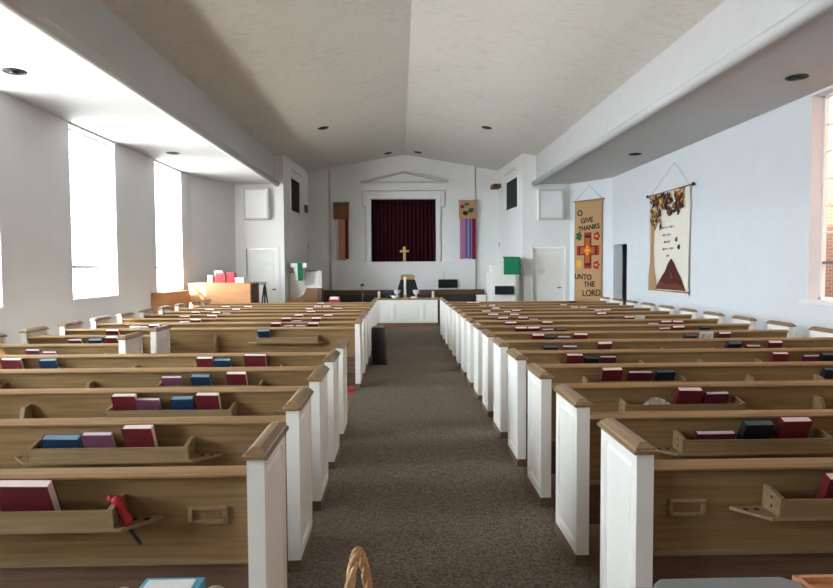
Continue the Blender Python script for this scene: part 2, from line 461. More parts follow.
def make_pew(xa, xb, racks, brace, card, label, group):
    """pew running from xa to xb, ends included; local origin on the floor at the near faces of its ends"""
    root = thing('church_pew', label, 'pew', (0, 0, 0), 0, group)
    t = .07; ia, ib = xa+t, xb-t
    end_panel(root, xa, ia); end_panel(root, ib, xb)
    bm = bmesh.new(); prism(bm, [(.030, .818), (.058, .818), (.098, .44), (.070, .44)], 'x', ia, ib); obj('backrest', bm, 'oak', root)
    bm = bmesh.new()
    prof = [(.070, .812), (.072, .834)] + [(.036+.036*math.cos(q*PI/8), .829+.017*math.sin(q*PI/8)) for q in range(1, 8)] + [(.0, .829), (-.004, .825), (-.002, .816), (.006, .812)]
    fs = prism(bm, prof, 'x', ia, ib); obj('top_rail', bm, 'rail', root)
    bm = bmesh.new(); prism(bm, [(.058, .452), (.072, .456), (.072, .432), (.058, .434)], 'x', ia, ib); obj('lower_ledge', bm, 'rack', root)
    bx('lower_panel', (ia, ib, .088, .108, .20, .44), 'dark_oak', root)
    bm = bmesh.new(); prism(bm, [(.098, .41), (.46, .43), (.49, .437), (.495, .452), (.48, .462), (.098, .442)], 'x', ia, ib); obj('seat', bm, 'oak', root)
    for xc, tl, tr in racks: book_rack(root, xc, .40, tl, tr)
    if brace is not None:
        bm = bmesh.new(); prism(bm, [(.09, 0), (.02, 0), (.01, .30), (-.055, .60), (-.055, .66), (-.03, .735), (.04, .745)], 'x', brace-.014, brace+.014); obj('centre_brace', bm, 'rack', root)
    if card is not None:
        bm = bmesh.new(); x0, x1 = card-.078, card+.078
        def yb(z): return .058 - .028*(z-.5)/.35
        for a, b, z0, z1 in ((x0, x1, .608, .622), (x0, x1, .668, .682), (x0, x0+.018, .608, .682), (x1-.018, x1, .608, .682)):
            box(bm, a, b, yb(z0)-.012, yb(z0)+.006, z0, z1)
        obj('card_holder', bm, 'rack', root, bevel=.003)
    return root

ORD = ['nearest', 'second nearest', 'third nearest', 'fourth nearest', 'fifth nearest', 'sixth nearest', 'seventh nearest', 'eighth nearest',
       'ninth nearest', 'tenth nearest', 'eleventh nearest', 'twelfth nearest', 'third farthest', 'second farthest', 'farthest']
def pew_label(side, k):
    ex = ', shorter' if side == 'left' and k in (5, 6) else ''
    return 'oak pew with white ends, %s pew %s of the aisle%s' % (ORD[k], side, ex)
GL, GR = 'pews in the block left of the aisle', 'pews in the block right of the aisle'
left = make_pew(-4.56, -.545, [(-1.52, .16, .155), (-3.57, .16, .155)], -2.49, -.785, pew_label('left', 0), GL)
left.location = (0, row_y(0), 0)
short = make_pew(-4.56, -2.95, [(-3.57, .16, .1)], None, None, pew_label('left', 5), GL)
short.location = (0, row_y(5), 0)
right = make_pew(.955, 4.90, [(1.91, .145, .15), (3.85, .145, .15)], 2.88, 1.185, pew_label('right', 0), GR)
right.location = (0, row_y(0), 0)
for k in range(1, 15):
    if k != 5:
        c = copy_tree(short if k == 6 else left); c.location = (0, row_y(k), 0); c['label'] = pew_label('left', k)
    c = copy_tree(right); c.location = (0, row_y(k), 0); c['label'] = pew_label('right', k)

# ------------------------------------------------------------------ hymnals
def make_book(kind, cover, pages, h=.200, w=.145, t=.046):
    root = thing('hymnal', 'x', 'book', (0, 0, -5))
    bm = bmesh.new()
    box(bm, -w/2, w/2, 0, .004, 0, h); box(bm, -w/2, w/2, t-.004, t, 0, h)
    box(bm, -w/2, -w/2+.004, .004, t-.004, 0, h)
    obj('cover', bm, cover, root, bevel=.0015)
    bx('page_block', (-w/2+.004, w/2-.003, .004, t-.004, .004, h-.004), pages, root)
    return root
PROTO = {
    'red': make_book('red', 'red_cover', 'pink_pages', .205), 'blue': make_book('blue', 'blue_cover', 'blue_pages', .18),
    'purple': make_book('purple', 'purple_cover', 'purple_pages', .18, t=.034), 'black': make_book('black', 'black_cover', 'dark_pages', .18),
    'white': make_book('white', 'white_cover', 'pages', .19, t=.03), 'maroon': make_book('maroon', 'maroon_cover', 'purple_pages', .18, t=.034)}
# gilt lettering lines on the front of a red cover
def gilt(root, w, h):
    bm = bmesh.new()
    for z, hw in ((.72, .30), (.62, .36), (.52, .22)):
        for q in range(6):
            x = (-hw + 2*hw*q/5)*w
            box(bm, x-.004, x+.004, -.0008, .0005, z*h, z*h+.006)
    obj('title_stamp', bm, 'felt_rust', root)
BOOKS = [
('L',0,-1.462,.205,.823,'red'),('L',1,-1.786,.19,.766,'blue'),('L',1,-1.591,.155,.79,'purple'),('L',1,-1.379,.155,.824,'red'),
('L',2,-1.86,.155,.82,'red'),('L',2,-1.675,.155,.791,'purple'),('L',2,-1.445,.14,.795,'blue'),('L',2,-1.28,.15,.82,'red'),
('L',3,-3.21,.132,.795,'blue'),('L',3,-1.849,.155,.79,'purple'),('L',3,-1.596,.145,.795,'blue'),('L',3,-1.309,.155,.817,'red'),
('L',4,-3.603,.18,.822,'red'),('L',4,-3.25,.15,.813,'blue'),('L',4,-1.884,.15,.82,'red'),('L',4,-1.665,.15,.799,'blue'),('L',4,-1.358,.2,.843,'red'),
('L',5,-3.90,.14,.801,'purple'),('L',5,-3.715,.14,.773,'purple'),
('L',6,-3.88,.155,.81,'purple'),('L',6,-3.637,.155,.807,'blue'),('L',6,-3.423,.14,.841,'red'),
('L',7,-3.814,.155,.838,'red'),('L',7,-1.861,.155,.816,'blue'),
('L',8,-3.90,.145,.808,'white'),('L',8,-3.60,.155,.826,'red'),('L',8,-3.75,.117,.80,'purple'),('L',8,-1.871,.15,.842,'red'),('L',8,-1.649,.15,.80,'purple'),('L',8,-1.472,.14,.80,'purple'),('L',8,-1.28,.155,.837,'red'),
('L',9,-3.453,.16,.80,'purple'),('L',9,-3.265,.17,.834,'red'),('L',9,-1.85,.15,.842,'red'),('L',9,-1.665,.15,.80,'purple'),('L',9,-1.349,.15,.843,'red'),
('L',10,-3.743,.17,.819,'red'),('L',10,-3.26,.17,.828,'red'),('L',10,-1.768,.15,.829,'red'),('L',10,-1.26,.15,.825,'red'),
('L',11,-3.836,.155,.833,'red'),('L',11,-3.454,.149,.826,'red'),('L',11,-3.257,.16,.81,'purple'),('L',11,-1.678,.16,.832,'red'),
('L',12,-3.832,.16,.829,'red'),('L',12,-3.3,.155,.825,'red'),('L',12,-1.84,.141,.825,'red'),('L',12,-1.252,.16,.831,'red'),
('L',13,-3.747,.165,.83,'red'),('L',13,-3.25,.16,.826,'red'),('L',13,-1.778,.16,.822,'red'),('L',13,-1.585,.16,.821,'red'),
('L',14,-1.84,.155,.84,'red'),
('R',0,1.79,.15,.80,'red'),('R',1,1.705,.225,.743,'maroon'),('R',1,1.923,.155,.805,'black'),('R',1,2.128,.16,.822,'red'),
('R',2,1.947,.165,.819,'red'),('R',2,2.14,.155,.793,'maroon'),
('R',3,1.715,.165,.82,'red'),('R',3,1.949,.19,.793,'maroon'),('R',3,2.163,.15,.794,'black'),('R',3,3.56,.165,.798,'black'),
('R',4,1.651,.16,.816,'red'),('R',4,1.814,.134,.785,'black'),('R',4,1.972,.155,.794,'maroon'),('R',4,3.638,.155,.812,'red'),('R',4,3.947,.15,.785,'maroon'),('R',4,4.123,.16,.798,'black'),
('R',5,1.628,.15,.784,'black'),('R',5,1.831,.155,.788,'purple'),('R',5,2.204,.155,.823,'red'),('R',5,3.631,.145,.811,'black'),('R',5,3.854,.155,.776,'maroon'),('R',5,4.077,.155,.818,'red'),
('R',6,1.668,.15,.824,'red'),('R',6,1.822,.123,.798,'black'),('R',6,1.989,.155,.797,'purple'),('R',6,2.186,.17,.826,'red'),('R',6,3.554,.138,.796,'black'),('R',6,3.96,.15,.83,'red'),
('R',7,1.63,.16,.828,'red'),('R',7,1.805,.16,.827,'red'),('R',7,2.00,.151,.802,'purple'),('R',7,2.175,.151,.801,'black'),('R',7,3.593,.152,.806,'purple'),('R',7,3.776,.165,.825,'red'),('R',7,4.15,.125,.815,'black'),
('R',8,1.645,.17,.822,'red'),('R',8,2.19,.159,.822,'red'),('R',8,3.987,.16,.819,'red'),('R',8,4.16,.16,.818,'red'),('R',8,3.796,.153,.79,'purple'),
('R',9,1.673,.17,.823,'red'),('R',9,1.99,.16,.826,'red'),('R',9,2.17,.148,.799,'purple'),('R',9,3.742,.165,.822,'red'),('R',9,3.555,.149,.8,'black'),
('R',10,1.636,.18,.815,'red'),('R',10,2.019,.17,.812,'red'),('R',10,3.561,.163,.819,'red'),('R',10,1.826,.142,.795,'black'),
('R',11,1.635,.163,.814,'red'),('R',11,2.22,.165,.823,'red'),('R',11,3.766,.155,.818,'red'),('R',11,3.941,.165,.819,'red'),('R',11,2.035,.135,.80,'red'),
('R',12,1.948,.155,.812,'red'),('R',12,3.56,.16,.817,'red'),('R',12,3.742,.155,.816,'red'),
('R',13,1.80,.154,.80,'red'),('R',13,2.0,.141,.817,'red'),('R',13,2.2,.17,.803,'purple'),('R',13,3.558,.154,.818,'red'),
('R',14,1.59,.151,.832,'red'),('R',14,1.77,.151,.831,'red'),('R',14,4.005,.17,.83,'black')]
KINDW = {'red': 'red', 'blue': 'navy blue', 'purple': 'purple', 'black': 'black', 'white': 'white', 'maroon': 'dark maroon'}
POS = ['first', 'second', 'third', 'fourth', 'fifth', 'sixth', 'seventh']
rows = {}
for b in BOOKS: rows.setdefault((b[0], b[1]), []).append(b)
for (sd, k), bs in rows.items():
    bs.sort(key=lambda q: q[2])
    for j, (_, _, x, w, top, kind) in enumerate(bs):
        p = PROTO[kind]
        c = copy_tree(p)
        side = 'left' if sd == 'L' else 'right'
        where = 'only one' if len(bs) == 1 else (POS[j] + ' from left')
        c['label'] = '%s hymnal, %s on the %s pew %s of the aisle' % (KINDW[kind], where, ORD[k], side)
        c['group'] = 'hymnals in the pew racks'
        h0 = {'red': .205, 'white': .19}.get(kind, .18)
        lean = math.radians((25 if k < 5 else 39) + random.uniform(-3, 3))
        need = (top - .647 - .012) / math.cos(lean)
        sz = max(.55, min(1.2, need/h0))
        sx = w/.145
        c.scale = (sx, 1, sz)
        roll = math.radians(random.uniform(-1.2, 1.2))
        b0 = x
        lo, hi = ((-1.92, -1.12) if x > -2.5 else (-3.97, -3.17)) if sd == 'L' else ((1.51, 2.31) if x < 2.9 else (3.45, 4.25))
        x = min(max(x, lo + w/2 + .018), hi - w/2 - .018)
        near_by = [abs(q[2]-b0) for q in bs if q[2] != b0]
        if near_by: sx = min(sx, (min(near_by) - .006)/.145 if min(near_by) > .1 else sx)
        c.scale = (sx, 1, sz)
        c.rotation_euler = (Matrix.Rotation(-roll, 4, 'Y') @ Matrix.Rotation(lean, 4, 'X')).to_euler()
        c.location = (x, row_y(k) - .002 + (.007 if k >= 5 else 0), .647 + abs(math.sin(roll))*w/2)
for p in PROTO.values():
    for ch in list(p.children): bpy.data.objects.remove(ch)
    bpy.data.objects.remove(p)

# the red item stuck in a cup hole of the nearest left rack
t = thing('marker_pen', 'small red pen with black tip poking down through the nearest left book rack', 'pen', (-1.072, row_y(0)-.02, .643), 0)
bm = bmesh.new(); tube(bm, [(-.052, -.01, .112), (-.044, -.011, .098), (-.024, -.014, .066), (-.008, -.018, .040), (.004, -.02, .022), (.010, -.02, .006)], [.016, .021, .019, .0165, .022, .012], 10); obj('barrel', bm, 'red_plastic', t)
bm = bmesh.new(); tube(bm, [(.004, -.018, -.012), (.024, -.012, -.045), (.046, -.008, -.082)], .007, 8); obj('tip', bm, 'black', t)
bm = bmesh.new(); tube(bm, [(-.068, -.012, .098), (-.058, -.012, .112)], .014, 10); obj('end_button', bm, 'red_plastic', t)
# pale crumpled leaflet in the right rack
bm = bmesh.new()
gridv = [[bm.verts.new((-.08+.16*a/6, -.005+.02*math.sin(a*1.3+b)+.01*b, .105*b/4*(1-.035*(a-3)**2))) for a in range(7)] for b in range(5)]
for b in range(4):
    for a in range(6): bm.faces.new((gridv[b][a], gridv[b][a+1], gridv[b+1][a+1], gridv[b+1][a]))
o = obj('crumpled_leaflet', bm, 'beige'); o.location = (1.745, row_y(2)-.028, .648); o.scale = (1.1, 1, .95)
sm = o.modifiers.new('thick', 'SOLIDIFY'); sm.thickness = .002
tag(o, 'pale crumpled paper leaflet beside the red hymnals in the third nearest right rack', 'leaflet')
# pale pamphlets standing taller in two right-hand racks
for n, (x, k, w, lab) in enumerate(((3.76, 6, .17, 'pale printed booklet standing in the seventh nearest rack right of the aisle'), (3.93, 9, .16, 'pale grey booklet in the tenth nearest rack right of the aisle'))):
    r = thing('booklet', lab, 'booklet', (x, row_y(k)-.03, .648), 0)
    bx('front_page', (-w/2, w/2, 0, .012, 0, .19), 'white_cover', r)
    bm = bmesh.new()
    for a, b, z0, z1 in ((-.06, -.02, .10, .165), (.0, .06, .15, .158), (.0, .06, .13, .138), (.0, .05, .11, .118)): box(bm, a, b, -.0015, 0, z0, z1)
    obj('printed_block', bm, 'grey', r)
    r.rotation_euler = (math.radians(14), 0, 0)
    if n: 
        for ch in r.children:
            if ch.name.startswith('printed'): bpy.data.objects.remove(ch); break

# red folder on the floor in the open space
o = bx('red_folder', (-.9, -.62, 8.02, 8.18, .001, .035), 'red_box', bevel=.004); tag(o, 'red folder lying on the floor in the gap between left pews', 'folder')

# black portable loudspeaker standing in the aisle
t = thing('portable_speaker', 'tall black portable speaker standing in the aisle beside the white pew ends', 'speaker', (-.365, 10.3, .006))
bm = bmesh.new(); lathe(bm, [(.115, .03), (.125, .05), (.125, .60), (.112, .635)], seg=28); obj('cabinet', bm, 'black', t)
bm = bmesh.new(); lathe(bm, [(.095, .634), (.10, .645), (.06, .65)], seg=24); obj('top_cap', bm, 'grey', t)
bm = bmesh.new(); tube(bm, [(-.05, 0, .645), (-.05, 0, .665), (.05, 0, .665), (.05, 0, .645)], .009); obj('carry_handle', bm, 'steel', t)
bm = bmesh.new(); box(bm, -.15, .14, -.10, .12, .012, .035); obj('base', bm, 'black', t, bevel=.01)
for sx in (-.15, .13):
    bm = bmesh.new(); bmesh.ops.create_cone(bm, cap_ends=True, segments=16, radius1=.03, radius2=.03, depth=.025, matrix=Matrix.Translation((sx, .06, .030)) @ Matrix.Rotation(PI/2, 4, 'Y')); obj('wheel', bm, 'black', t)

# ------------------------------------------------------------------ recessed lights
def downlight(loc, nrm, label):
    t = thing('recessed_light', label, 'ceiling light', loc, 0, 'recessed ceiling lights')
    t.rotation_euler = Vector((0, 0, -1)).rotation_difference(Vector(nrm)).to_euler()
    bm = bmesh.new(); lathe(bm, [(.135, .0), (.135, -.012), (.112, -.012), (.108, -.002)], seg=28); obj('trim_ring', bm, 'black', t)
    bm = bmesh.new(); lathe(bm, [(.108, -.001), (.108, -.006), (.06, -.009)], seg=28); obj('baffle', bm, 'hole', t)  # flat dark disc in place of the shade inside the can
    bm = bmesh.new(); lathe(bm, [(.045, -.008), (.05, -.02), (.03, -.03)], seg=20); obj('unlit_bulb', bm, 'black', t)
for x, y, l in ((-4.76, 7.8, 'unlit recessed light in the left soffit, nearer one'), (-4.8, 13.2, 'unlit recessed light in the left soffit, farther one'),
                (5.19, 7.93, 'unlit recessed light in the right soffit, nearer one'), (5.16, 13.33, 'unlit recessed light in the right soffit, farther one')):
    downlight((x, y, ZS), (0, 0, -1), l)
sl = (ZR-ZE)/3.85
for x, y, l in ((-1.94, 15.85, 'unlit recessed light on the left slope of the peaked ceiling, nearer one'), (2.26, 15.85, 'unlit recessed light on the right slope of the peaked ceiling, nearer one'),
                (-.375, 20.75, 'unlit recessed light left of the ridge above the curtain'), (.636, 20.75, 'unlit recessed light right of the ridge above the curtain')):
    s = 1 if x > CX else -1
    downlight((x, y, ceil_z(x)), (-s*sl, 0, -1), l)

# ------------------------------------------------------------------ chancel furniture
# curtain
bm = bmesh.new(); n = 120; cols = []
for a in range(n+1):
    x = OX0+.01 + (OX1-OX0-.02)*a/n; y = YF+.12 + .045*math.sin(a*2*PI/7.5) + .012*math.sin(a*.9)
    cols.append((bm.verts.new((x, y, OZ0+.01)), bm.verts.new((x, y, OZ1-.005))))
for a, b in zip(cols, cols[1:]):
    f = bm.faces.new((a[0], b[0], b[1], a[1])); f.smooth = True
o = obj('velvet_curtain', bm, 'curtain'); sm = o.modifiers.new('thick', 'SOLIDIFY'); sm.thickness = .008
tag(o, 'dark maroon velvet curtain filling the framed opening behind the cross', 'curtain')
# cross
t = thing('standing_cross', 'brass cross standing on the ledge before the maroon curtain', 'cross', (.165, YF-.14, OZ0))
bm = bmesh.new(); box(bm, -.045, .045, -.02, .02, .05, .53); box(bm, -.16, .16, -.02, .02, .33, .41); obj('cross_bars', bm, 'gold', t, bevel=.008)
bm = bmesh.new(); lathe(bm, [(.09, 0), (.09, .02), (.05, .035), (.04, .055)], seg=20); obj('foot', bm, 'gold', t)

# streamer banners on the chancel back wall
def streamer_banner(label, xc, w, z0, zt, z1, strips, head, extra=None):
    t = thing('streamer_banner', label, 'banner', (xc, YF-.29, 0))
    bm = bmesh.new(); tube(bm, [(-w/2-.03, 0, z1), (w/2+.03, 0, z1)], .012); obj('hanging_rod', bm, 'brown', t)
    bm = bmesh.new(); tube(bm, [(-w/2, 0, z1), (0, .17, z1+.14), (w/2, 0, z1)], .004, 6); obj('hanging_cord', bm, 'grey', t)
    bm = bmesh.new(); box(bm, -w/2, w/2, -.008, .008, zt, z1); h = obj('header_cloth', bm, head, t)
    tot = sum(q[0] for q in strips); x = -w/2+.03
    W = w - .05
    for fr, mat, dz in strips:
        ww = W*fr/tot; bm = bmesh.new()
        nn = 6; vv = []
        for a in range(nn+1):
            xx = x + ww*a/nn; yy = -.006 + .012*math.sin(a*1.7+x*9)
            vv.append((bm.verts.new((xx, yy, zt+.01)), bm.verts.new((xx, yy*1.6, z0+dz))))
        for a, b in zip(vv, vv[1:]): bm.faces.new((a[0], b[0], b[1], a[1]))
        s = obj('streamer', bm, mat, t); sm = s.modifiers.new('thick', 'SOLIDIFY'); sm.thickness = .004
        x += ww
    return t
streamer_banner('narrow banner with brown header and pale, pink and dark red streamers', -2.03, .54, 1.9, 3.32, 3.91,
    [(1.2, 's_white', 0), (1.3, 's_pink', .02), (.7, 's_pink', 0), (1.0, 's_dark', .05)], 'felt_brown')
t = streamer_banner('narrow banner with tan flowered header and lilac, blue and wine streamers', 2.375, .60, 1.93, 3.34, 3.97,
    [(1.2, 's_lilac', 0), (.8, 's_lilac', .02), (.9, 's_blue', .03), (.5, 's_pale', 0), (.7, 's_blue', .02), (.5, 's_lilac', .04), (1.2, 's_wine', 0)], 'burlap')
def blob(bm, x, z, r, y, n=9, ph=0., d=.012, mi=0, sq=.8):
    pts = [(x + r*(1+.18*math.sin(3*a*2*PI/n+ph))*math.cos(a*2*PI/n+ph), z + sq*r*(1+.18*math.cos(2*a*2*PI/n))*math.sin(a*2*PI/n+ph)) for a in range(n)]
    prism(bm, pts, 'y', y-d, y, mi)
for mat, pos in (('felt_green', [(-.03, 3.84, .07)]), ('s_wine', [(-.18, 3.76, .075)]), ('felt_green', [(.12, 3.63, .10)]), ('ink', [(-.08, 3.53, .10)])):
    bm = bmesh.new()
    for x, z, r in pos:
        blob(bm, x, z, r, -.009, ph=x*9); blob(bm, x+.05, z+.03, r*.5, -.009, ph=z)
    obj('felt_flower', bm, mat, t)

# louvres high on the chancel side walls, strip lights above, little devices
def on_side(s, y):
    if s < 0: return -3.395 + (y-YP)*(.215/(YF+.1-YP))
    return 3.66 - (y-YP)*(.2/(YF+.1-YP))
def side_thing(name, label, cat, s, y, z, group=None):
    ang = math.atan(.215/(YF-YP)) if s < 0 else math.atan(.2/(YF-YP))
    rz = -PI/2 if False else 0
    t = thing(name, label, cat, (on_side(s, y) , y, z), -ang if s < 0 else ang, group)
    return t
for s, y0, y1, z0, z1, lab in ((-1, 18.95, 20.12, 3.42, 4.42, 'dark louvred vent high on the left chancel wall'), (1, 18.69, 20.14, 3.50, 4.41, 'dark louvred vent high on the right chancel wall')):
    yc = (y0+y1)/2; hw = (y1-y0)/2
    t = side_thing('louvre_vent', lab, 'vent', s, yc, 0)
    d = -s
    bm = bmesh.new()
    X = lambda a, b: (min(d*a, d*b), max(d*a, d*b))
    for a, b, c0, c1 in ((-hw, hw, z0-.06, z0), (-hw, hw, z1, z1+.05), (-hw-.05, -hw, z0-.06, z1+.05), (hw, hw+.05, z0-.06, z1+.05)):
        xx = X(-.005, .03); box(bm, xx[0], xx[1], a, b, c0, c1)
    obj('vent_frame', bm, 'trim', t)
    bm = bmesh.new(); xx = X(-.005, .006); box(bm, xx[0], xx[1], -hw, hw, z0, z1); obj('vent_backing', bm, 'hole', t)
    bm = bmesh.new(); q = 0
    nz = 14
    for k in range(nz):
        z = z0 + (z1-z0)*(k+.5)/nz
        prism(bm, [(d*.006, z+.022), (d*.028, z-.022), (d*.028, z-.03), (d*.006, z+.014)], 'y', -hw, hw)
    obj('vent_slats', bm, 'black', t)
    lt = side_thing('strip_light', 'white strip light fixed above the %s chancel vent' % ('left' if s < 0 else 'right'), 'light', s, yc+.2, 4.70)
    bm = bmesh.new(); xx = X(.012, .062); box(bm, xx[0], xx[1], -.6, .6, -.03, .03); obj('light_housing', bm, 'trim', lt)
    bm = bmesh.new(); tube(bm, [(d*.065, -.57, -.02), (d*.065, .57, -.02)], .018); obj('light_tube', bm, 'wax', lt)
t = side_thing('projector', 'small brown projector mounted high near the right chancel corner', 'projector', 1, 21.2, 4.42)
bx('projector_body', (-.30, -.02, -.28, .22, -.07, .08), 'felt_brown', t, bevel=.02)
bm = bmesh.new(); tube(bm, [(-.2, -.28, .0), (-.2, -.32, .0)], .05, 14); obj('lens', bm, 'black', t)
bm = bmesh.new(); tube(bm, [(.02, 0, 0), (-.05, 0, 0)], .03); obj('wall_arm', bm, 'steel', t)
t = side_thing('wall_speaker', 'small dark wall speaker below the left chancel vent corner', 'speaker', -1, 21.05, 3.66)
bx('speaker_body', (0, .07, -.14, .14, -.13, .13), 'felt_brown', t, bevel=.01); bx('speaker_front', (.06, .075, -.11, .11, -.10, .10), 'black', t)
t = side_thing('thermostat', 'little white thermostat on the right chancel wall', 'thermostat', 1, 21.3, 2.43); bx('cover', (-.03, .0, -.06, .06, -.07, .07), 'grey', t); bx('dial', (-.036, -.03, -.02, .02, -.02, .02), 'trim', t)
t = side_thing('light_switch', 'little switch plate on the left chancel wall', 'switch', -1, 21.45, 2.42); bx('switch_plate', (0, .012, -.05, .05, -.07, .07), 'grey', t); bx('toggle', (.012, .022, -.01, .01, -.02, .02), 'trim', t)

# speaker cabinets above the doors
for s, x0, x1, z0, z1, lab in ((-1, -4.52, -3.80, 3.06, 3.965, 'grey boxed wall speaker above the left door'), (1, 4.08, 4.83, 3.035, 3.92, 'grey boxed wall speaker above the right door')):
    t = thing('speaker_cabinet', lab, 'speaker', ((x0+x1)/2, YP, z0)); hw = (x1-x0)/2; h = z1-z0
    bx('speaker_case', (-hw, hw, -.20, .0, 0, h), 'wall_warm', t, bevel=.008)
    bm = bmesh.new()
    for a, b, c, d in ((-hw, -hw+.06, 0, h), (hw-.06, hw, 0, h), (-hw+.06, hw-.06, 0, .06), (-hw+.06, hw-.06, h-.06, h)): box(bm, a, b, -.22, -.195, c, d)
    obj('front_frame', bm, 'grille', t, bevel=.005)
    bx('grille_cloth', (-hw+.06, hw-.06, -.206, -.199, .06, h-.06), 'trim', t)

# communion table at the end of the aisle
t = thing('communion_table', 'white panelled communion table with wooden top at the end of the aisle', 'table', (.20, 17.0, 0))
bx('carcass', (-.849, .849, 0, .60, .10, .74), 'white', t, bevel=.004)
bx('plinth', (-.86, .86, -.01, .60, 0, .10), 'brown', t, bevel=.004)
bx('table_top', (-.90, .90, -.03, .64, .74, .772), 'rack', t, bevel=.006)
bm = bmesh.new()
for x0, x1, z0, z1 in ((-.85, .85, .66, .74), (-.85, .85, .10, .17), (-.85, -.80, .17, .66), (-.46, -.37, .17, .66), (.37, .46, .17, .66), (.80, .85, .17, .66)): box(bm, x0, x1, -.03, .002, z0, z1)
obj('front_framing', bm, 'white', t, bevel=.004)
for a, b in ((-.80, -.46), (-.37, .37), (.46, .80)):
    bx('raised_panel', (a+.05, b-.05, -.016, .002, .22, .61), 'white', t, bevel=.012)
ZT = .772
t = thing('altar_candle', 'tall white candle in a brass holder on the communion table', 'candle', (.145, 17.3, ZT))
bm = bmesh.new(); lathe(bm, [(.09, 0), (.09, .015), (.03, .04), (.03, .08), (.055, .11), (.055, .125)], seg=18); obj('candle_holder', bm, 'gold', t)
bm = bmesh.new(); lathe(bm, [(.036, .12), (.036, .60), (.03, .61)], seg=16); obj('candle_wax', bm, 'wax', t)
bm = bmesh.new(); tube(bm, [(0, 0, .60), (0, 0, .625)], .004); obj('wick', bm, 'black', t)
for x, l in ((-.595, 'small white candle at the left end of the communion table'), (.938, 'small white candle at the right end of the communion table')):
    t = thing('votive_candle', l, 'candle', (x, 17.3, ZT))
    bm = bmesh.new(); lathe(bm, [(.045, 0), (.05, .02), (.03, .04)], seg=16); obj('candle_dish', bm, 'gold', t)
    bm = bmesh.new(); lathe(bm, [(.036, .04), (.036, .19), (.02, .20)], seg=16); obj('candle_wax', bm, 'wax', t)
t = thing('communion_bowl', 'white shallow bowl left of the tall candle', 'bowl', (-.14, 17.22, ZT)); bm = bmesh.new(); lathe(bm, [(.05, 0), (.05, .012), (.14, .075), (.135, .08), (.05, .03)], seg=22); obj('bowl_body', bm, 'wax', t)
t = thing('bread_plate', 'white plate with bread right of the tall candle', 'plate', (.395, 17.22, ZT)); bm = bmesh.new(); lathe(bm, [(.07, 0), (.12, .02), (.115, .025), (.06, .012)], seg=22); obj('plate_dish', bm, 'wax', t)
bm = bmesh.new(); lathe(bm, [(.085, .015), (.09, .04), (.05, .06)], seg=16); obj('bread', bm, 'cream', t)
for x, l in ((-.08, 'blue-grey pottery goblet on the table behind the white bowl'), (.46, 'blue-grey pottery goblet on the table behind the bread plate')):
    t = thing('goblet', l, 'goblet', (x, 17.45, ZT)); bm = bmesh.new(); lathe(bm, [(.06, 0), (.05, .015), (.02, .03), (.02, .09), (.08, .13), (.10, .22), (.09, .23), (.07, .15)], seg=20); obj('goblet_cup', bm, 'china', t)
t = thing('flower_arrangement', 'low dark arrangement of flowers at the left of the candle', 'flowers', (-.32, 17.42, ZT))
bm = bmesh.new(); lathe(bm, [(.07, 0), (.09, .06), (.08, .07)], seg=16); obj('pot', bm, 'black', t)
bm = bmesh.new()
for q in range(26):
    a = random.uniform(0, 2*PI); r = random.uniform(.02, .12); z = random.uniform(.07, .16)
    bmesh.ops.create_icosphere(bm, subdivisions=1, radius=random.uniform(.02, .035), matrix=Matrix.Translation((r*math.cos(a), r*math.sin(a)*.6, z)))
obj('blooms', bm, 'blue_cover', t)

# clergy chair behind the table, draped in black
t = thing('clergy_chair', 'black draped high chair with gold crest behind the tall candle', 'chair', (.235, 18.5, .2))
bm = bmesh.new(); prism(bm, [(-.36, .60), (.36, .60), (.22, 1.08), (-.22, 1.08)], 'y', -.06, .12); obj('black_drape', bm, 'black_cloth', t, bevel=.02)
bm = bmesh.new(); prism(bm, [(-.215, 1.05), (.215, 1.05), (.215, 1.20), (.15, 1.235), (-.15, 1.235), (-.215, 1.20)], 'y', -.03, .10); obj('crest', bm, 'gold_wood', t, bevel=.01)
bx('seat', (-.33, .33, -.05, .45, .42, .52), 'black_cloth', t, bevel=.015)
for x in (-.3, .3):
    for y in (0, .4): bx('leg', (x-.025, x+.025, y-.025, y+.025, 0, .44), 'brown', t)
for x in (-.33, .33): bx('armrest', (x-.03, x+.03, -.02, .42, .62, .67), 'brown', t)

# monitors / wedges
o = thing('black_speaker_panel', 'flat black speaker on the white dado right of the communion table', 'speaker', (1.68, YF-.275, 1.075))
bx('case', (-.335, .335, -.09, .012, -.145, .145), 'black', o, bevel=.01); bx('grille', (-.31, .31, -.095, -.088, -.12, .12), 'black_cloth', o)
bm = bmesh.new(); tube(bm, [(-.14, -.02, .14), (-.14, -.01, .3), (-.12, -.0, .42)], .008, 6); obj('cable', bm, 'grey', o)

# microphone stand
t = thing('microphone_stand', 'thin grey microphone stand left of the communion table', 'microphone stand', (-1.08, 17.55, 0))
bm = bmesh.new(); lathe(bm, [(.14, 0), (.14, .012), (.03, .03)], seg=22); obj('base', bm, 'steel', t)
bm = bmesh.new(); tube(bm, [(0, 0, .02), (0, 0, .92)], .011); obj('stand_pole', bm, 'steel', t)
bm = bmesh.new(); tube(bm, [(.05, 0, .80), (0, 0, .92), (-.03, -.0, 1.14)], .009); obj('boom_arm', bm, 'steel', t)
bm = bmesh.new(); tube(bm, [(-.05, 0, 1.12), (-.03, 0, 1.15), (.02, -.04, 1.15), (.05, -.05, 1.14)], [.012, .03, .035, .02], 12); obj('microphone_head', bm, 'black', t)

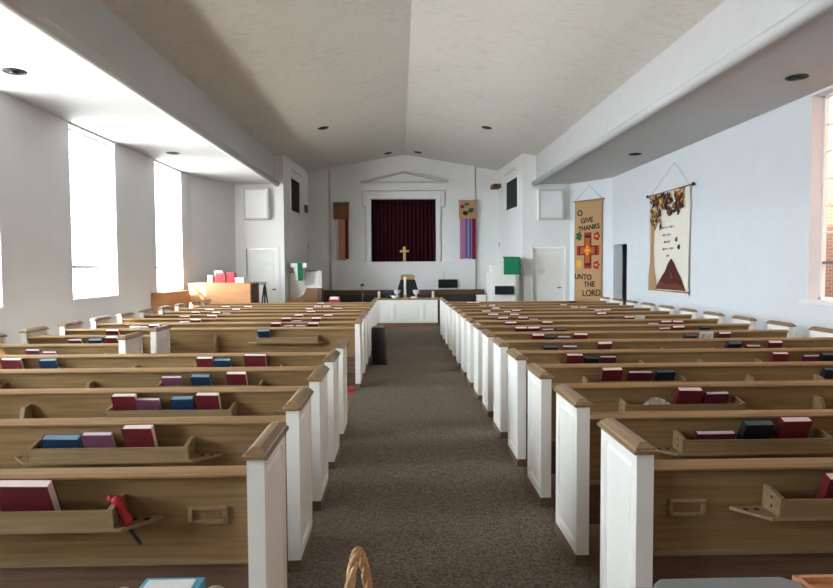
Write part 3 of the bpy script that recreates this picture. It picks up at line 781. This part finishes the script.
# red box on a small stand behind the farthest left pew
t = thing('side_stand', 'small dark stand behind the farthest left pew carrying the red box', 'stand', (-1.63, 15.25, 0))
bx('stand_top', (-.19, .19, -.15, .15, .745, .77), 'dark_oak', t)
for x in (-.15, .15):
    for y in (-.11, .11): bx('leg', (x-.02, x+.02, y-.02, y+.02, 0, .745), 'dark_oak', t)
t = thing('tissue_box', 'red box with pale top on the stand behind the farthest left pew', 'box', (-1.63, 15.25, .77))
bx('box_body', (-.14, .14, -.09, .09, 0, .085), 'red_box', t, bevel=.008); bx('box_lid', (-.12, .12, -.08, .08, .085, .155), 'pink_pages', t, bevel=.02)

# organ console by the left wall
t = thing('organ_console', 'honey oak organ console by the left wall with a patch of sunlight', 'organ', (-4.54, 15.5, 0))
bx('back_panel', (-.79, .77, 0, .04, .06, 1.255), 'honey', t, bevel=.006)
bx('side_panel', (.74, .80, .04, .78, .06, 1.25), 'dark_oak', t, bevel=.006)
bx('side_panel', (-.80, -.74, .04, .78, .06, 1.25), 'dark_oak', t, bevel=.006)
bx('console_top', (-.81, .82, -.015, .62, 1.255, 1.283), 'honey', t, bevel=.006)
bx('keyboard_shelf', (-.74, .74, .3, .85, .70, .76), 'dark_oak', t)
bx('plinth', (-.79, .77, -.01, .78, 0, .07), 'dark_oak', t)
ZO = 1.283
def pile(name, lab, cat, x, y, w, d, h, mat, n=1):
    r = thing(name, lab, cat, (x, y, ZO))
    for q in range(n):
        z0 = h*q/n
        bx('folder' if n > 1 else 'carton', (-w/2+.01*(q % 2), w/2, -d/2, d/2-.012*(q % 3), z0, z0+h/n-.004), mat if q % 2 == 0 else mat, r, bevel=.004)
    if n == 1:
        bx('carton_lid', (-w/2-.006, w/2+.006, -d/2-.006, d/2+.006, h-.035, h), 'white_cover', r, bevel=.003)
    return r
pile('white_carton', 'pale grey carton at the left end of the organ top', 'carton', -4.83, 15.75, .12, .2, .19, 'grille')
pile('white_carton', 'white carton standing tallest behind the red folders on the organ', 'carton', -4.66, 15.92, .22, .16, .30, 'white_cover')
pile('folder_stack', 'left stack of red music folders on the organ top', 'folders', -4.55, 15.68, .26, .2, .25, 'red_box', 6)
pile('folder_stack', 'right stack of red music folders on the organ top', 'folders', -4.30, 15.70, .22, .2, .26, 'red_box', 6)
pile('white_carton', 'low white carton at the right of the red folders on the organ', 'carton', -4.065, 15.66, .22, .17, .13, 'white_cover')
# cabinet under the far left window
t = thing('low_cabinet', 'low orange wood cabinet under the far left window', 'cabinet', (-5.355, 14.45, 0))
bx('cabinet_body', (-.12, .12, -.85, .80, .05, 1.09), 'honey', t, bevel=.005); bx('cabinet_top', (-.12, .14, -.87, .82, 1.09, 1.115), 'honey', t, bevel=.005)
bx('plinth', (-.12, .10, -.83, .78, 0, .05), 'dark_oak', t)
for a, b in ((-.82, -.02), (.0, .78)):
    d = bx('cabinet_door', (.12, .135, a, b, .10, 1.06), 'honey', t, bevel=.004)
    bm = bmesh.new(); bmesh.ops.create_uvsphere(bm, u_segments=10, v_segments=8, radius=.016, matrix=Matrix.Translation((.145, a+.1 if a > -.1 else b-.1, .62))); obj('knob', bm, 'gold', d)
# black tripod
t = thing('tripod_stand', 'black folding tripod beside the organ console before the left door', 'tripod', (-3.66, 16.6, 0))
for k in range(3):
    a = PI/2 + k*2*PI/3 + .2
    bm = bmesh.new(); tube(bm, [(.02*math.cos(a), .02*math.sin(a), 1.13), (.19*math.cos(a), .19*math.sin(a), .01)], [.022, .018]); obj('leg', bm, 'black', t)
bm = bmesh.new(); box(bm, -.24, .04, -.05, .05, 1.20, 1.28); obj('tray', bm, 'grey', t, bevel=.01)
bm = bmesh.new(); tube(bm, [(0, 0, 1.10), (0, 0, 1.21)], .03); obj('head', bm, 'black', t)

# pulpit (left)
t = thing('pulpit', 'white panelled pulpit with green cloth on the left of the chancel', 'pulpit', (-2.9, 18.6, .2))
bx('pulpit_body', (-.45, .03, -.02, .55, 0, 1.31), 'white', t, bevel=.008)
bx('body_panel', (-.40, -.03, -.03, -.01, .55, 1.22), 'white', t, bevel=.008)
bm = bmesh.new(); prism(bm, [(-.24, 1.10), (.02, 1.10), (.06, 1.30), (.0, 1.46), (-.30, 1.46), (-.26, 1.25)], 'y', -.16, -.02); obj('reading_column', bm, 'white', t, bevel=.01)
bx('top_rail', (-.455, .035, -.03, .56, 1.31, 1.335), 'brown', t, bevel=.004)
bx('reading_desk', (-.36, .115, -.28, .15, 1.455, 1.595), 'white', t, bevel=.01)
bx('side_wing', (.03, .40, .10, .16, 0, 1.34), 'white', t, bevel=.006)
bx('wing_rail', (.03, .42, .07, .19, 1.34, 1.375), 'brown', t, bevel=.006)
bx('wing_post', (.41, .53, .06, .18, 0, 1.36), 'cream', t, bevel=.008)
bx('wing_ledge', (.02, .55, -.05, .06, .865, .895), 'white', t, bevel=.006)
def cloth(name, lab, x0, x1, y, z0, z1, ytop, loc, taper=0., back=0.):
    bm = bmesh.new(); n = 10; L = []
    prof = [(ytop+.18, z1+back), (ytop, z1+.004), (y, z1-.02)] + [(y - .008*math.sin(q*1.1), z1-.02-(z1-.02-z0)*q/6) for q in range(1, 7)]
    for yy, zz in prof:
        L.append([bm.verts.new((x0 + (x1-x0)*a/n + (taper*(z1-zz) if a < n else 0)*(1-a/n), yy + (.012*math.sin(a*1.9) if zz < z1-.05 else 0), zz)) for a in range(n+1)])
    for p, q in zip(L, L[1:]):
        for a in range(n):
            f = bm.faces.new((p[a], p[a+1], q[a+1], q[a])); f.smooth = True
    o = obj(name, bm, 'green'); o.location = loc
    sm = o.modifiers.new('thick', 'SOLIDIFY'); sm.thickness = .008; sm.offset = 0
    return tag(o, lab, 'cloth')
cloth('pulpit_cloth', 'narrow green cloth hanging over the front of the left pulpit', -.15, -.01, -.30, 1.07, 1.605, -.285, (-2.9, 18.6, .2))
# brown curved screen in front of the pulpit
t = thing('curved_screen', 'brown wooden screen with a scooped top before the left pulpit', 'screen', (-2.93, 17.95, .2))
pts = [(-.44, 0), (.50, 0), (.50, .86), (.17, .86)] + [(.17 - .30*(1-math.cos(k/8*PI/2)), .86 - .28*math.sin(k/8*PI/2)) for k in range(1, 9)] + [(-.15, .56), (-.30, .53), (-.32, .49), (-.44, .48)]
bm = bmesh.new(); prism(bm, pts, 'y', 0, .05); obj('screen_panel', bm, 'brown', t, bevel=.006)
bx('screen_return', (.50, .64, .0, .30, 0, .86), 'dark_oak', t, bevel=.006)
bx('screen_top', (.15, .66, -.02, .12, .86, .885), 'white', t, bevel=.004)
for x, y, l, w in ((-2.68, 18.0, 'sheet of white paper lying on the brown screen, left one', .18), (-2.40, 18.02, 'sheet of white paper lying on the brown screen, right one', .16)):
    o = bx('paper_sheet', (x-w/2, x+w/2, y-.06, y+.05, 1.0855, 1.10), 'white_cover'); tag(o, l, 'paper')

# lectern (right)
t = thing('lectern', 'white lectern with draped reading desk on the right of the chancel', 'lectern', (2.996, 17.75, .2))
t.scale = (.954, .954, .9925)
bx('lectern_body', (-.33, .41, 0, .5, 0, 1.50), 'white', t, bevel=.01)
bx('lectern_step', (-.42, -.33, .02, .48, 0, 1.28), 'white', t, bevel=.01)
bm = bmesh.new(); prism(bm, [(-.10, 1.69), (.40, 1.80), (.40, 1.76), (-.10, 1.65)], 'x', .0, .44)
box(bm, .12, .32, .05, .35, 1.49, 1.72); obj('reading_desk', bm, 'white', t, bevel=.006)
bx('front_panel', (-.26, -.04, -.012, .0, .3, 1.40), 'white', t, bevel=.006)
bx('lectern_base', (-.46, .45, -.04, .54, 0, .10), 'brown', t, bevel=.006)
bm = bmesh.new(); tube(bm, [(.40, .1, 1.5), (.62, .1, 1.5), (.66, .1, 1.3), (.66, .1, .0)], .014); obj('hand_rail', bm, 'brown', t)
cloth('lectern_cloth', 'wide green cloth draped over the right lectern desk', .015, .535, -.125, 1.235, 1.703, -.105, (2.996, 17.75, .2), 0., .05).scale = (.954, .954, .9925)
o = thing('black_speaker_panel', 'flat black speaker on the front of the white lectern', 'speaker', (3.04, 17.735, .97))
bx('case', (-.275, .275, -.09, .0, -.125, .125), 'black', o, bevel=.01); bx('grille', (-.25, .25, -.095, -.088, -.10, .10), 'black_cloth', o)
t = thing('white_stand', 'small white box stand left of the lectern', 'stand', (2.42, 18.05, .2))
bx('stand_body', (-.14, .12, -.12, .14, 0, .59), 'white', t, bevel=.01); bx('stand_top', (-.15, .13, -.14, .16, .59, .62), 'white', t, bevel=.006)

# ------------------------------------------------------------------ cloth wall banners
def text_mesh(s, size, u, v, ang=0.):
    cu = bpy.data.curves.new('lettering', 'FONT'); cu.body = s; cu.size = size; cu.extrude = .004; cu.align_x = 'CENTER'; cu.align_y = 'CENTER'
    cu.offset = .004
    o = bpy.data.objects.new('lettering_tmp', cu); C.objects.link(o)
    bpy.context.view_layer.update()
    me = bpy.data.meshes.new_from_object(o.evaluated_get(bpy.context.evaluated_depsgraph_get()))
    bpy.data.objects.remove(o)
    bm = bmesh.new(); bm.from_mesh(me); bpy.data.meshes.remove(me)
    bmesh.ops.transform(bm, matrix=Matrix.Translation((u, -.012, v)) @ Matrix.Rotation(ang, 4, 'Y') @ Matrix.Rotation(PI/2, 4, 'X'), verts=bm.verts)
    return bm
def letter(parent, s, size, u, v, ang=0.):
    obj('lettering', text_mesh(s, size, u, v, ang), 'ink', parent)

# burlap banner on the turned-in right wall
A, B = Vector((5.9, 16.8)), Vector((5.07, 18.1))
mid = (Vector((5.184, 17.921)) + Vector((5.726, 17.072)))/2
wb = (Vector((5.184, 17.921)) - Vector((5.726, 17.072))).length
nrm = Vector((-(A-B).y, (A-B).x)).normalized()
if nrm.y > 0: nrm = -nrm
rz = math.atan2((A-B).y, (A-B).x)
t = thing('burlap_banner', 'tall tan burlap banner with a red cross and stitched words of thanks', 'banner', (mid.x + nrm.x*.035, mid.y + nrm.y*.035, 0), rz)
H0, H1 = .64, 3.55
bm = bmesh.new(); nx, nz = 10, 24; g = [[bm.verts.new((-wb/2+wb*a/nx, .008*math.sin(a*.9+b*.35), H0+(H1-H0)*b/nz)) for a in range(nx+1)] for b in range(nz+1)]
for b in range(nz):
    for a in range(nx): f = bm.faces.new((g[b][a], g[b][a+1], g[b+1][a+1], g[b+1][a])); f.smooth = True
o = obj('banner_cloth', bm, 'burlap', t); sm = o.modifiers.new('thick', 'SOLIDIFY'); sm.thickness = .006; sm.offset = 0
bm = bmesh.new(); tube(bm, [(-wb/2-.06, 0, H1), (wb/2+.06, 0, H1)], .014); obj('hanging_rod', bm, 'brown', t)
bm = bmesh.new(); tube(bm, [(-wb/2, 0, H1), (0, .025, H1+.42), (wb/2, 0, H1)], .006, 6); obj('hanging_cord', bm, 'grey', t)
bm = bmesh.new(); tube(bm, [(0, .036, H1+.42), (0, .0, H1+.42)], .012, 8); obj('nail', bm, 'steel', t)
letter(t, 'O', .24, -.30, 3.19); letter(t, 'GIVE', .215, -.04, 2.97, -.05); letter(t, 'THANKS', .20, .03, 2.76, -.08)
letter(t, 'UNTO', .215, -.17, 1.34, .04); letter(t, 'THE', .22, .06, 1.13, -.05); letter(t, 'LORD', .25, .14, .88, -.06)
def cross_bm(r, w, y0, y1, zc):
    bm = bmesh.new(); pts = [(-w, -r), (w, -r), (w, -w), (r, -w), (r, w), (w, w), (w, r), (-w, r), (-w, w), (-r, w), (-r, -w), (-w, -w)]
    prism(bm, [(p[0], p[1]*1.0+zc) for p in pts], 'y', y0, y1); return bm
zc = 2.11
bm = bmesh.new(); 
pts = [(-.13, -.52), (.13, -.52), (.13, -.14), (.40, -.14), (.40, .14), (.13, .14), (.13, .52), (-.13, .52), (-.13, .14), (-.40, .14), (-.40, -.14), (-.13, -.14)]
prism(bm, [(p[0], p[1]+zc) for p in pts], 'y', -.020, -.010); obj('applique_cross', bm, 'felt_red', t)
bm = bmesh.new(); prism(bm, [(p[0]*.80, p[1]*.84+zc) for p in pts], 'y', -.025, -.020); obj('cross_inlay', bm, 'ink', t)
bm = bmesh.new(); prism(bm, [(p[0]*.66, p[1]*.70+zc) for p in pts], 'y', -.030, -.025); obj('cross_centre', bm, 'felt_redorange', t)
bm = bmesh.new(); prism(bm, [(p[0]*.30, p[1]*.26+zc) for p in pts], 'y', -.034, -.030); obj('cross_star', bm, 'felt_orange', t)
for u, v, mat in ((-.33, .42, 'felt_green'), (.32, .40, 'felt_red'), (-.32, -.38, 'felt_yellow'), (.31, -.42, 'felt_red')):
    bm = bmesh.new()
    for q in range(5):
        a = q*2*PI/5; blob(bm, u+.06*math.cos(a), zc+v+.075*math.sin(a), .06, -.010, ph=a, d=.008)
    o = obj('felt_motif', bm, mat, t)
    if mat == 'felt_red':
        bm = bmesh.new(); blob(bm, u, zc+v, .05, -.018, d=.006); obj('motif_centre', bm, 'felt_orange', o)

# tree banner on the right wall
t = thing('tree_banner', 'cream banner with an autumn tree and dark red mound on the right wall', 'banner', (XR-.045, 13.20, 0), -PI/2)
W2 = .98; Z0, Z1 = 1.10, 3.28      # local x runs toward the camera along the wall
bm = bmesh.new(); g = [[bm.verts.new((-W2+2*W2*a/12, .01*math.sin(a*.8+b*.3), Z0+(Z1-Z0)*b/20)) for a in range(13)] for b in range(21)]
for b in range(20):
    for a in range(12): f = bm.faces.new((g[b][a], g[b][a+1], g[b+1][a+1], g[b+1][a])); f.smooth = True
o = obj('banner_cloth', bm, 'cream', t); sm = o.modifiers.new('thick', 'SOLIDIFY'); sm.thickness = .006; sm.offset = 0
for z, e in ((Z1, .14), (Z0, .03)):
    bm = bmesh.new(); tube(bm, [(-W2-e, 0, z), (W2+e, 0, z)], .016); obj('hanging_rod', bm, 'brown', t)
bm = bmesh.new()
for x in (-W2-.14, W2+.14): bmesh.ops.create_uvsphere(bm, u_segments=12, v_segments=8, radius=.036, matrix=Matrix.Translation((x, 0, Z1)))
obj('rod_finials', bm, 'black', t)
bm = bmesh.new(); tube(bm, [(-W2, 0, Z1), (.2, .035, Z1+.58), (W2, 0, Z1)], .005, 6); obj('hanging_cord', bm, 'grille', t)
def uv(px, py):  # banner fractions -> local coordinates
    return (-W2 + 2*W2*px, Z0 + (Z1-Z0)*(1-py))
def applique(name, pts, mat, d0, d1):
    bm = bmesh.new(); prism(bm, [uv(*p) for p in pts], 'y', -d1, -d0); return obj(name, bm, mat, t)
applique('tree_trunk', [(0, 1), (.24, 1), (.155, .75), (.135, .55), (.16, .38), (.30, .27), (.28, .25), (.13, .33), (.10, .12), (.06, .12), (.05, .40), (.04, .70), (0, .85)], 'trunk', .010, .018)
applique('mound', [(.20, .985), (.30, .90), (.37, .85), (.45, .80), (.52, .725), (.60, .675), (.67, .72), (.74, .79), (.84, .87), (.92, .955), (.95, .985)], 'felt_darkred', .010, .018)
bx('hem_strip', (-W2, W2, -.006, .006, Z0-.06, Z0), 'cream', t)
applique('mound_band', [(.20, .985), (.30, .90), (.50, .93), (.75, .92), (.88, .95), (.93, .985)], 'felt_rust', .018, .024)
applique('mound_mark', [(.59, .83), (.62, .81), (.64, .87), (.60, .88)], 'felt_rust', .018, .024)
bm = bmesh.new()
leafm = ['felt_brown', 'felt_orange', 'felt_darkred', 'ink', 'felt_yellow', 'felt_rust']
random.seed(3)
for q in range(150):
    u = random.uniform(.06, .88); lo = .24 if u > .34 else .36
    if .34 < u < .52: lo = .20
    v = random.uniform(.02, lo - .05*(u > .8))
    X, Z = uv(u, v); r = random.uniform(.045, .075); ph = random.uniform(0, PI)
    c, s_ = math.cos(ph), math.sin(ph)
    pts = [(X + c*a - s_*b, Z + s_*a + c*b) for a, b in ((-r*1.2, 0), (-.4*r, .5*r), (.4*r, .5*r), (r*1.2, 0), (.4*r, -.5*r), (-.4*r, -.5*r))]
    d = .012 + .00025*q
    prism(bm, pts, 'y', -d-.006, -d, random.choice((0, 0, 0, 1, 2, 2, 3, 3, 4, 5)))
o = obj('leaves', bm, leafm, t); o['kind'] = 'stuff'
for u, v, m in ((.72, .49, 'felt_brown'), (.78, .565, 'ink')):
    bm = bmesh.new(); X, Z = uv(u, v); blob(bm, X, Z, .065, -.010, n=6, ph=1.2, d=.008); obj('falling_leaf', bm, m, t)
# five short lines of stitched script
random.seed(5)
for py, a, b in ((.36, .36, .68), (.435, .38, .60), (.505, .41, .58), (.575, .38, .68), (.645, .48, .56)):
    bm = bmesh.new(); n = int((b-a)*90); pts = []
    for q in range(n):
        u = a + (b-a)*q/n
        X, Z = uv(u, py + .016*math.sin(q*1.9)*(.5+.5*math.sin(q*.7)) + .0)
        pts.append((X, -.014, Z))
    cut = int(len(pts)*.45)
    for seg in ((pts[:cut], pts[cut+2:]) if len(pts) > 16 else (pts,)):
        if len(seg) > 2: tube(bm, seg, .006, 5)
    obj('stitched_line', bm, 'felt_brown', t)

# ------------------------------------------------------------------ table right in front of the camera with the baskets
t = thing('folding_table', 'long laminate table at the very bottom of the picture', 'table', (0, 1.36, 0))
bx('table_top', (-1.0, 1.45, -.28, .30, .715, .745), 'table', t, bevel=.006)
for x in (-.9, 1.35):
    for y in (-.22, .24): bx('leg', (x-.02, x+.02, y-.02, y+.02, .006, .715), 'steel', t)
ZB = .745
# wicker basket with plaited handle
t = thing('wicker_basket', 'wicker basket with a tall plaited handle in the middle of the aisle', 'basket', (-.107, 1.44, ZB))
bm = bmesh.new()
for k in range(6):
    z = .008 + k*.014; r = .085 + .003*k
    tube(bm, [(r*math.cos(a*2*PI/24), r*.75*math.sin(a*2*PI/24), z + .003*math.sin(a*PI)) for a in range(25)], .008, 6)
lathe(bm, [(.078, .0), (.082, .006), (.02, .008)], seg=20)
obj('basket_body', bm, 'wicker', t)
bm = bmesh.new()
ang = math.radians(71)
for ph in (0, 2*PI/3, 4*PI/3):
    pts = []
    for q in range(41):
        u = 1 - 2*q/40; rr = .0062; a = PI*q/40
        cx, cz = .080*u, .06 + .158*(1-abs(u)**1.7)
        tw = ph + q*.42
        ox = (cx + rr*math.cos(tw)*math.cos(a)); oz = cz + rr*math.cos(tw)*math.sin(a); oy = rr*math.sin(tw)
        pts.append((ox*math.cos(ang) - oy*math.sin(ang), ox*math.sin(ang) + oy*math.cos(ang), oz))
    tube(bm, pts, .0068, 7)
obj('plaited_handle', bm, 'wicker', t)
# beige basket with blue booklets
t = thing('beige_basket', 'beige wicker tray holding blue booklets at the bottom left', 'basket', (-.60, 1.50, ZB))
bm = bmesh.new()
for k in range(2):
    z = .010 + k*.015; r = .145
    tube(bm, [(r*math.cos(a*2*PI/24), .145*math.sin(a*2*PI/24), z) for a in range(25)], .009, 6)
box(bm, -.08, .08, -.08, .08, 0, .01); obj('basket_body', bm, 'beige', t)
for s in (-1, 1):
    bm = bmesh.new(); tube(bm, [(s*.118 + s*.025*math.cos(a*PI/8), .06, .055+.02*math.sin(a*PI/8)) for a in range(9)], .005, 6); obj('loop_handle', bm, 'beige', t)
for n, (dx, dz, w, mat, lab) in enumerate(((.02, .0, .13, 'blue_cover', 'dark blue booklet underneath in the beige tray'), (-.0, .035, .155, 'blue_paper', 'bright blue booklet with white page on top in the beige tray'))):
    r = thing('leaflet', lab, 'booklet', (-.60+dx, 1.50, ZB+.0125+dz))
    bx('leaflet_cover', (-w/2, w/2, -.10, .105 if n else .108, 0, .032), mat, r, bevel=.002)
    if n: bx('leaflet_page', (-w/2+.012, w/2-.02, -.095, .092, .032, .0335), 'white_cover', r)
# grey storage bin and wooden tray on the right
t = thing('storage_bin', 'grey plastic storage bin with rounded lid at the bottom right', 'bin', (.885, 1.53, ZB))
bm = bmesh.new(); prism(bm, [(-.18, -.10), (.18, -.10), (.19, -.08), (.19, .075), (.16, .10), (-.16, .10), (-.19, .075), (-.19, -.08)], 'z', 0, .022); obj('bin_body', bm, 'bin', t)
bm = bmesh.new(); prism(bm, [(-.19, -.11), (.19, -.11), (.20, -.09), (.20, .08), (.17, .11), (-.17, .11), (-.20, .08), (-.20, -.09)], 'z', .022, .034); obj('bin_lid', bm, 'bin', t, bevel=.008)
t = thing('wooden_tray', 'orange wooden tray beside the grey bin at the bottom right', 'tray', (1.22, 1.55, ZB))
bx('tray_base', (-.115, .14, -.10, .10, 0, .01), 'honey', t)
for d in ((-.115, .14, .09, .105, 0, .028), (-.115, .14, -.105, -.09, 0, .028), (-.12, -.105, -.105, .105, 0, .028), (.13, .145, -.105, .105, 0, .028)): bx('tray_side', d, 'honey', t)

# ------------------------------------------------------------------ light
w = bpy.data.worlds.new('overcast_sky'); bpy.context.scene.world = w; w.use_nodes = True
wn, wl = w.node_tree.nodes, w.node_tree.links
bg = wn['Background']; bg.inputs['Strength'].default_value = 1.0
# hazy sky: even blue-white overhead, much brighter around the low sun behind the left of the building
wt = wn.new('ShaderNodeTexCoord'); dt = wn.new('ShaderNodeVectorMath'); dt.operation = 'DOT_PRODUCT'
dt.inputs[1].default_value = Vector((-.75, -.65, .20)).normalized()
wl.new(wt.outputs['Generated'], dt.inputs[0])
mx0 = wn.new('ShaderNodeMath'); mx0.operation = 'MAXIMUM'; mx0.inputs[1].default_value = 0; wl.new(dt.outputs['Value'], mx0.inputs[0])
pw0 = wn.new('ShaderNodeMath'); pw0.operation = 'POWER'; pw0.inputs[1].default_value = 4; wl.new(mx0.outputs[0], pw0.inputs[0])
gcol = wn.new('ShaderNodeVectorMath'); gcol.operation = 'MULTIPLY_ADD'
cmb = wn.new('ShaderNodeCombineXYZ')
for q in range(3): wl.new(pw0.outputs[0], cmb.inputs[q])
SKY, GLOW = (2.7, 3.1, 3.5), (20.5, 22.2, 24.0)
gcol.inputs[1].default_value = GLOW; gcol.inputs[2].default_value = SKY
wl.new(cmb.outputs[0], gcol.inputs[0]); wl.new(gcol.outputs[0], bg.inputs['Color'])
sun = bpy.data.lights.new('sun', 'SUN'); sun.energy = 14; sun.angle = math.radians(.6); sun.color = (1, .88, .72)
so = bpy.data.objects.new('sun', sun); C.objects.link(so)
so.rotation_euler = Vector((0, 0, -1)).rotation_difference(Vector((.56, 1, -.56)).normalized()).to_euler()
# added area lamps on unseen ground, in place of light bounced up from outside
def ground_fill(name, x0, x1, ly, z, energy, col):
    gl = bpy.data.lights.new(name, 'AREA'); gl.shape = 'RECTANGLE'; gl.size = x1-x0; gl.size_y = ly; gl.energy = energy; gl.color = col
    go = bpy.data.objects.new(name, gl); C.objects.link(go); go.location = ((x0+x1)/2, 9, z); go.rotation_euler = (PI, 0, 0)
ground_fill('near_ground_fill', -16.9, -14.5, 80, -9.9, 9000, (1, .95, .86))
ground_fill('mid_ground_fill', -25.5, -17, 100, -9.9, 17000, (1, .97, .92))
ground_fill('far_ground_fill', -80, -26, 120, -9.9, 255000, (.95, .96, 1))
def portal(s, a, b):
    l = bpy.data.lights.new('window_portal', 'AREA'); l.shape = 'RECTANGLE'; l.size = b-a; l.size_y = ZW1-ZW0
    l.cycles.is_portal = True
    o = bpy.data.objects.new('window_portal', l); C.objects.link(o)
    x = XL-.27 if s < 0 else XR+.27
    o.location = (x, (a+b)/2, (ZW0+ZW1)/2)
    o.rotation_euler = (PI/2, 0, -PI/2 if s < 0 else PI/2)
for a, b in WINL: portal(-1, a, b)
for a, b in WINR: portal(1, a, b)

# ------------------------------------------------------------------ camera
cam = bpy.data.cameras.new('camera'); cam.sensor_width = 36; cam.lens = 36*610/833; cam.clip_end = 200
co = bpy.data.objects.new('camera', cam); C.objects.link(co)
co.matrix_world = Matrix.Translation((0, 0, 1.645)) @ Matrix.Rotation(math.radians(-1.55), 4, 'Z') @ Matrix.Rotation(math.radians(90-2.49), 4, 'X') @ Matrix.Rotation(math.radians(-.3), 4, 'Z')
sc = bpy.context.scene; sc.camera = co
sc.view_settings.view_transform = 'Standard'; sc.view_settings.look = 'None'; sc.view_settings.gamma = 1; sc.view_settings.use_curve_mapping = False
sc.view_settings.exposure = 1.08
sc.cycles.max_bounces = 10; sc.cycles.diffuse_bounces = 6; sc.cycles.sample_clamp_indirect = 8
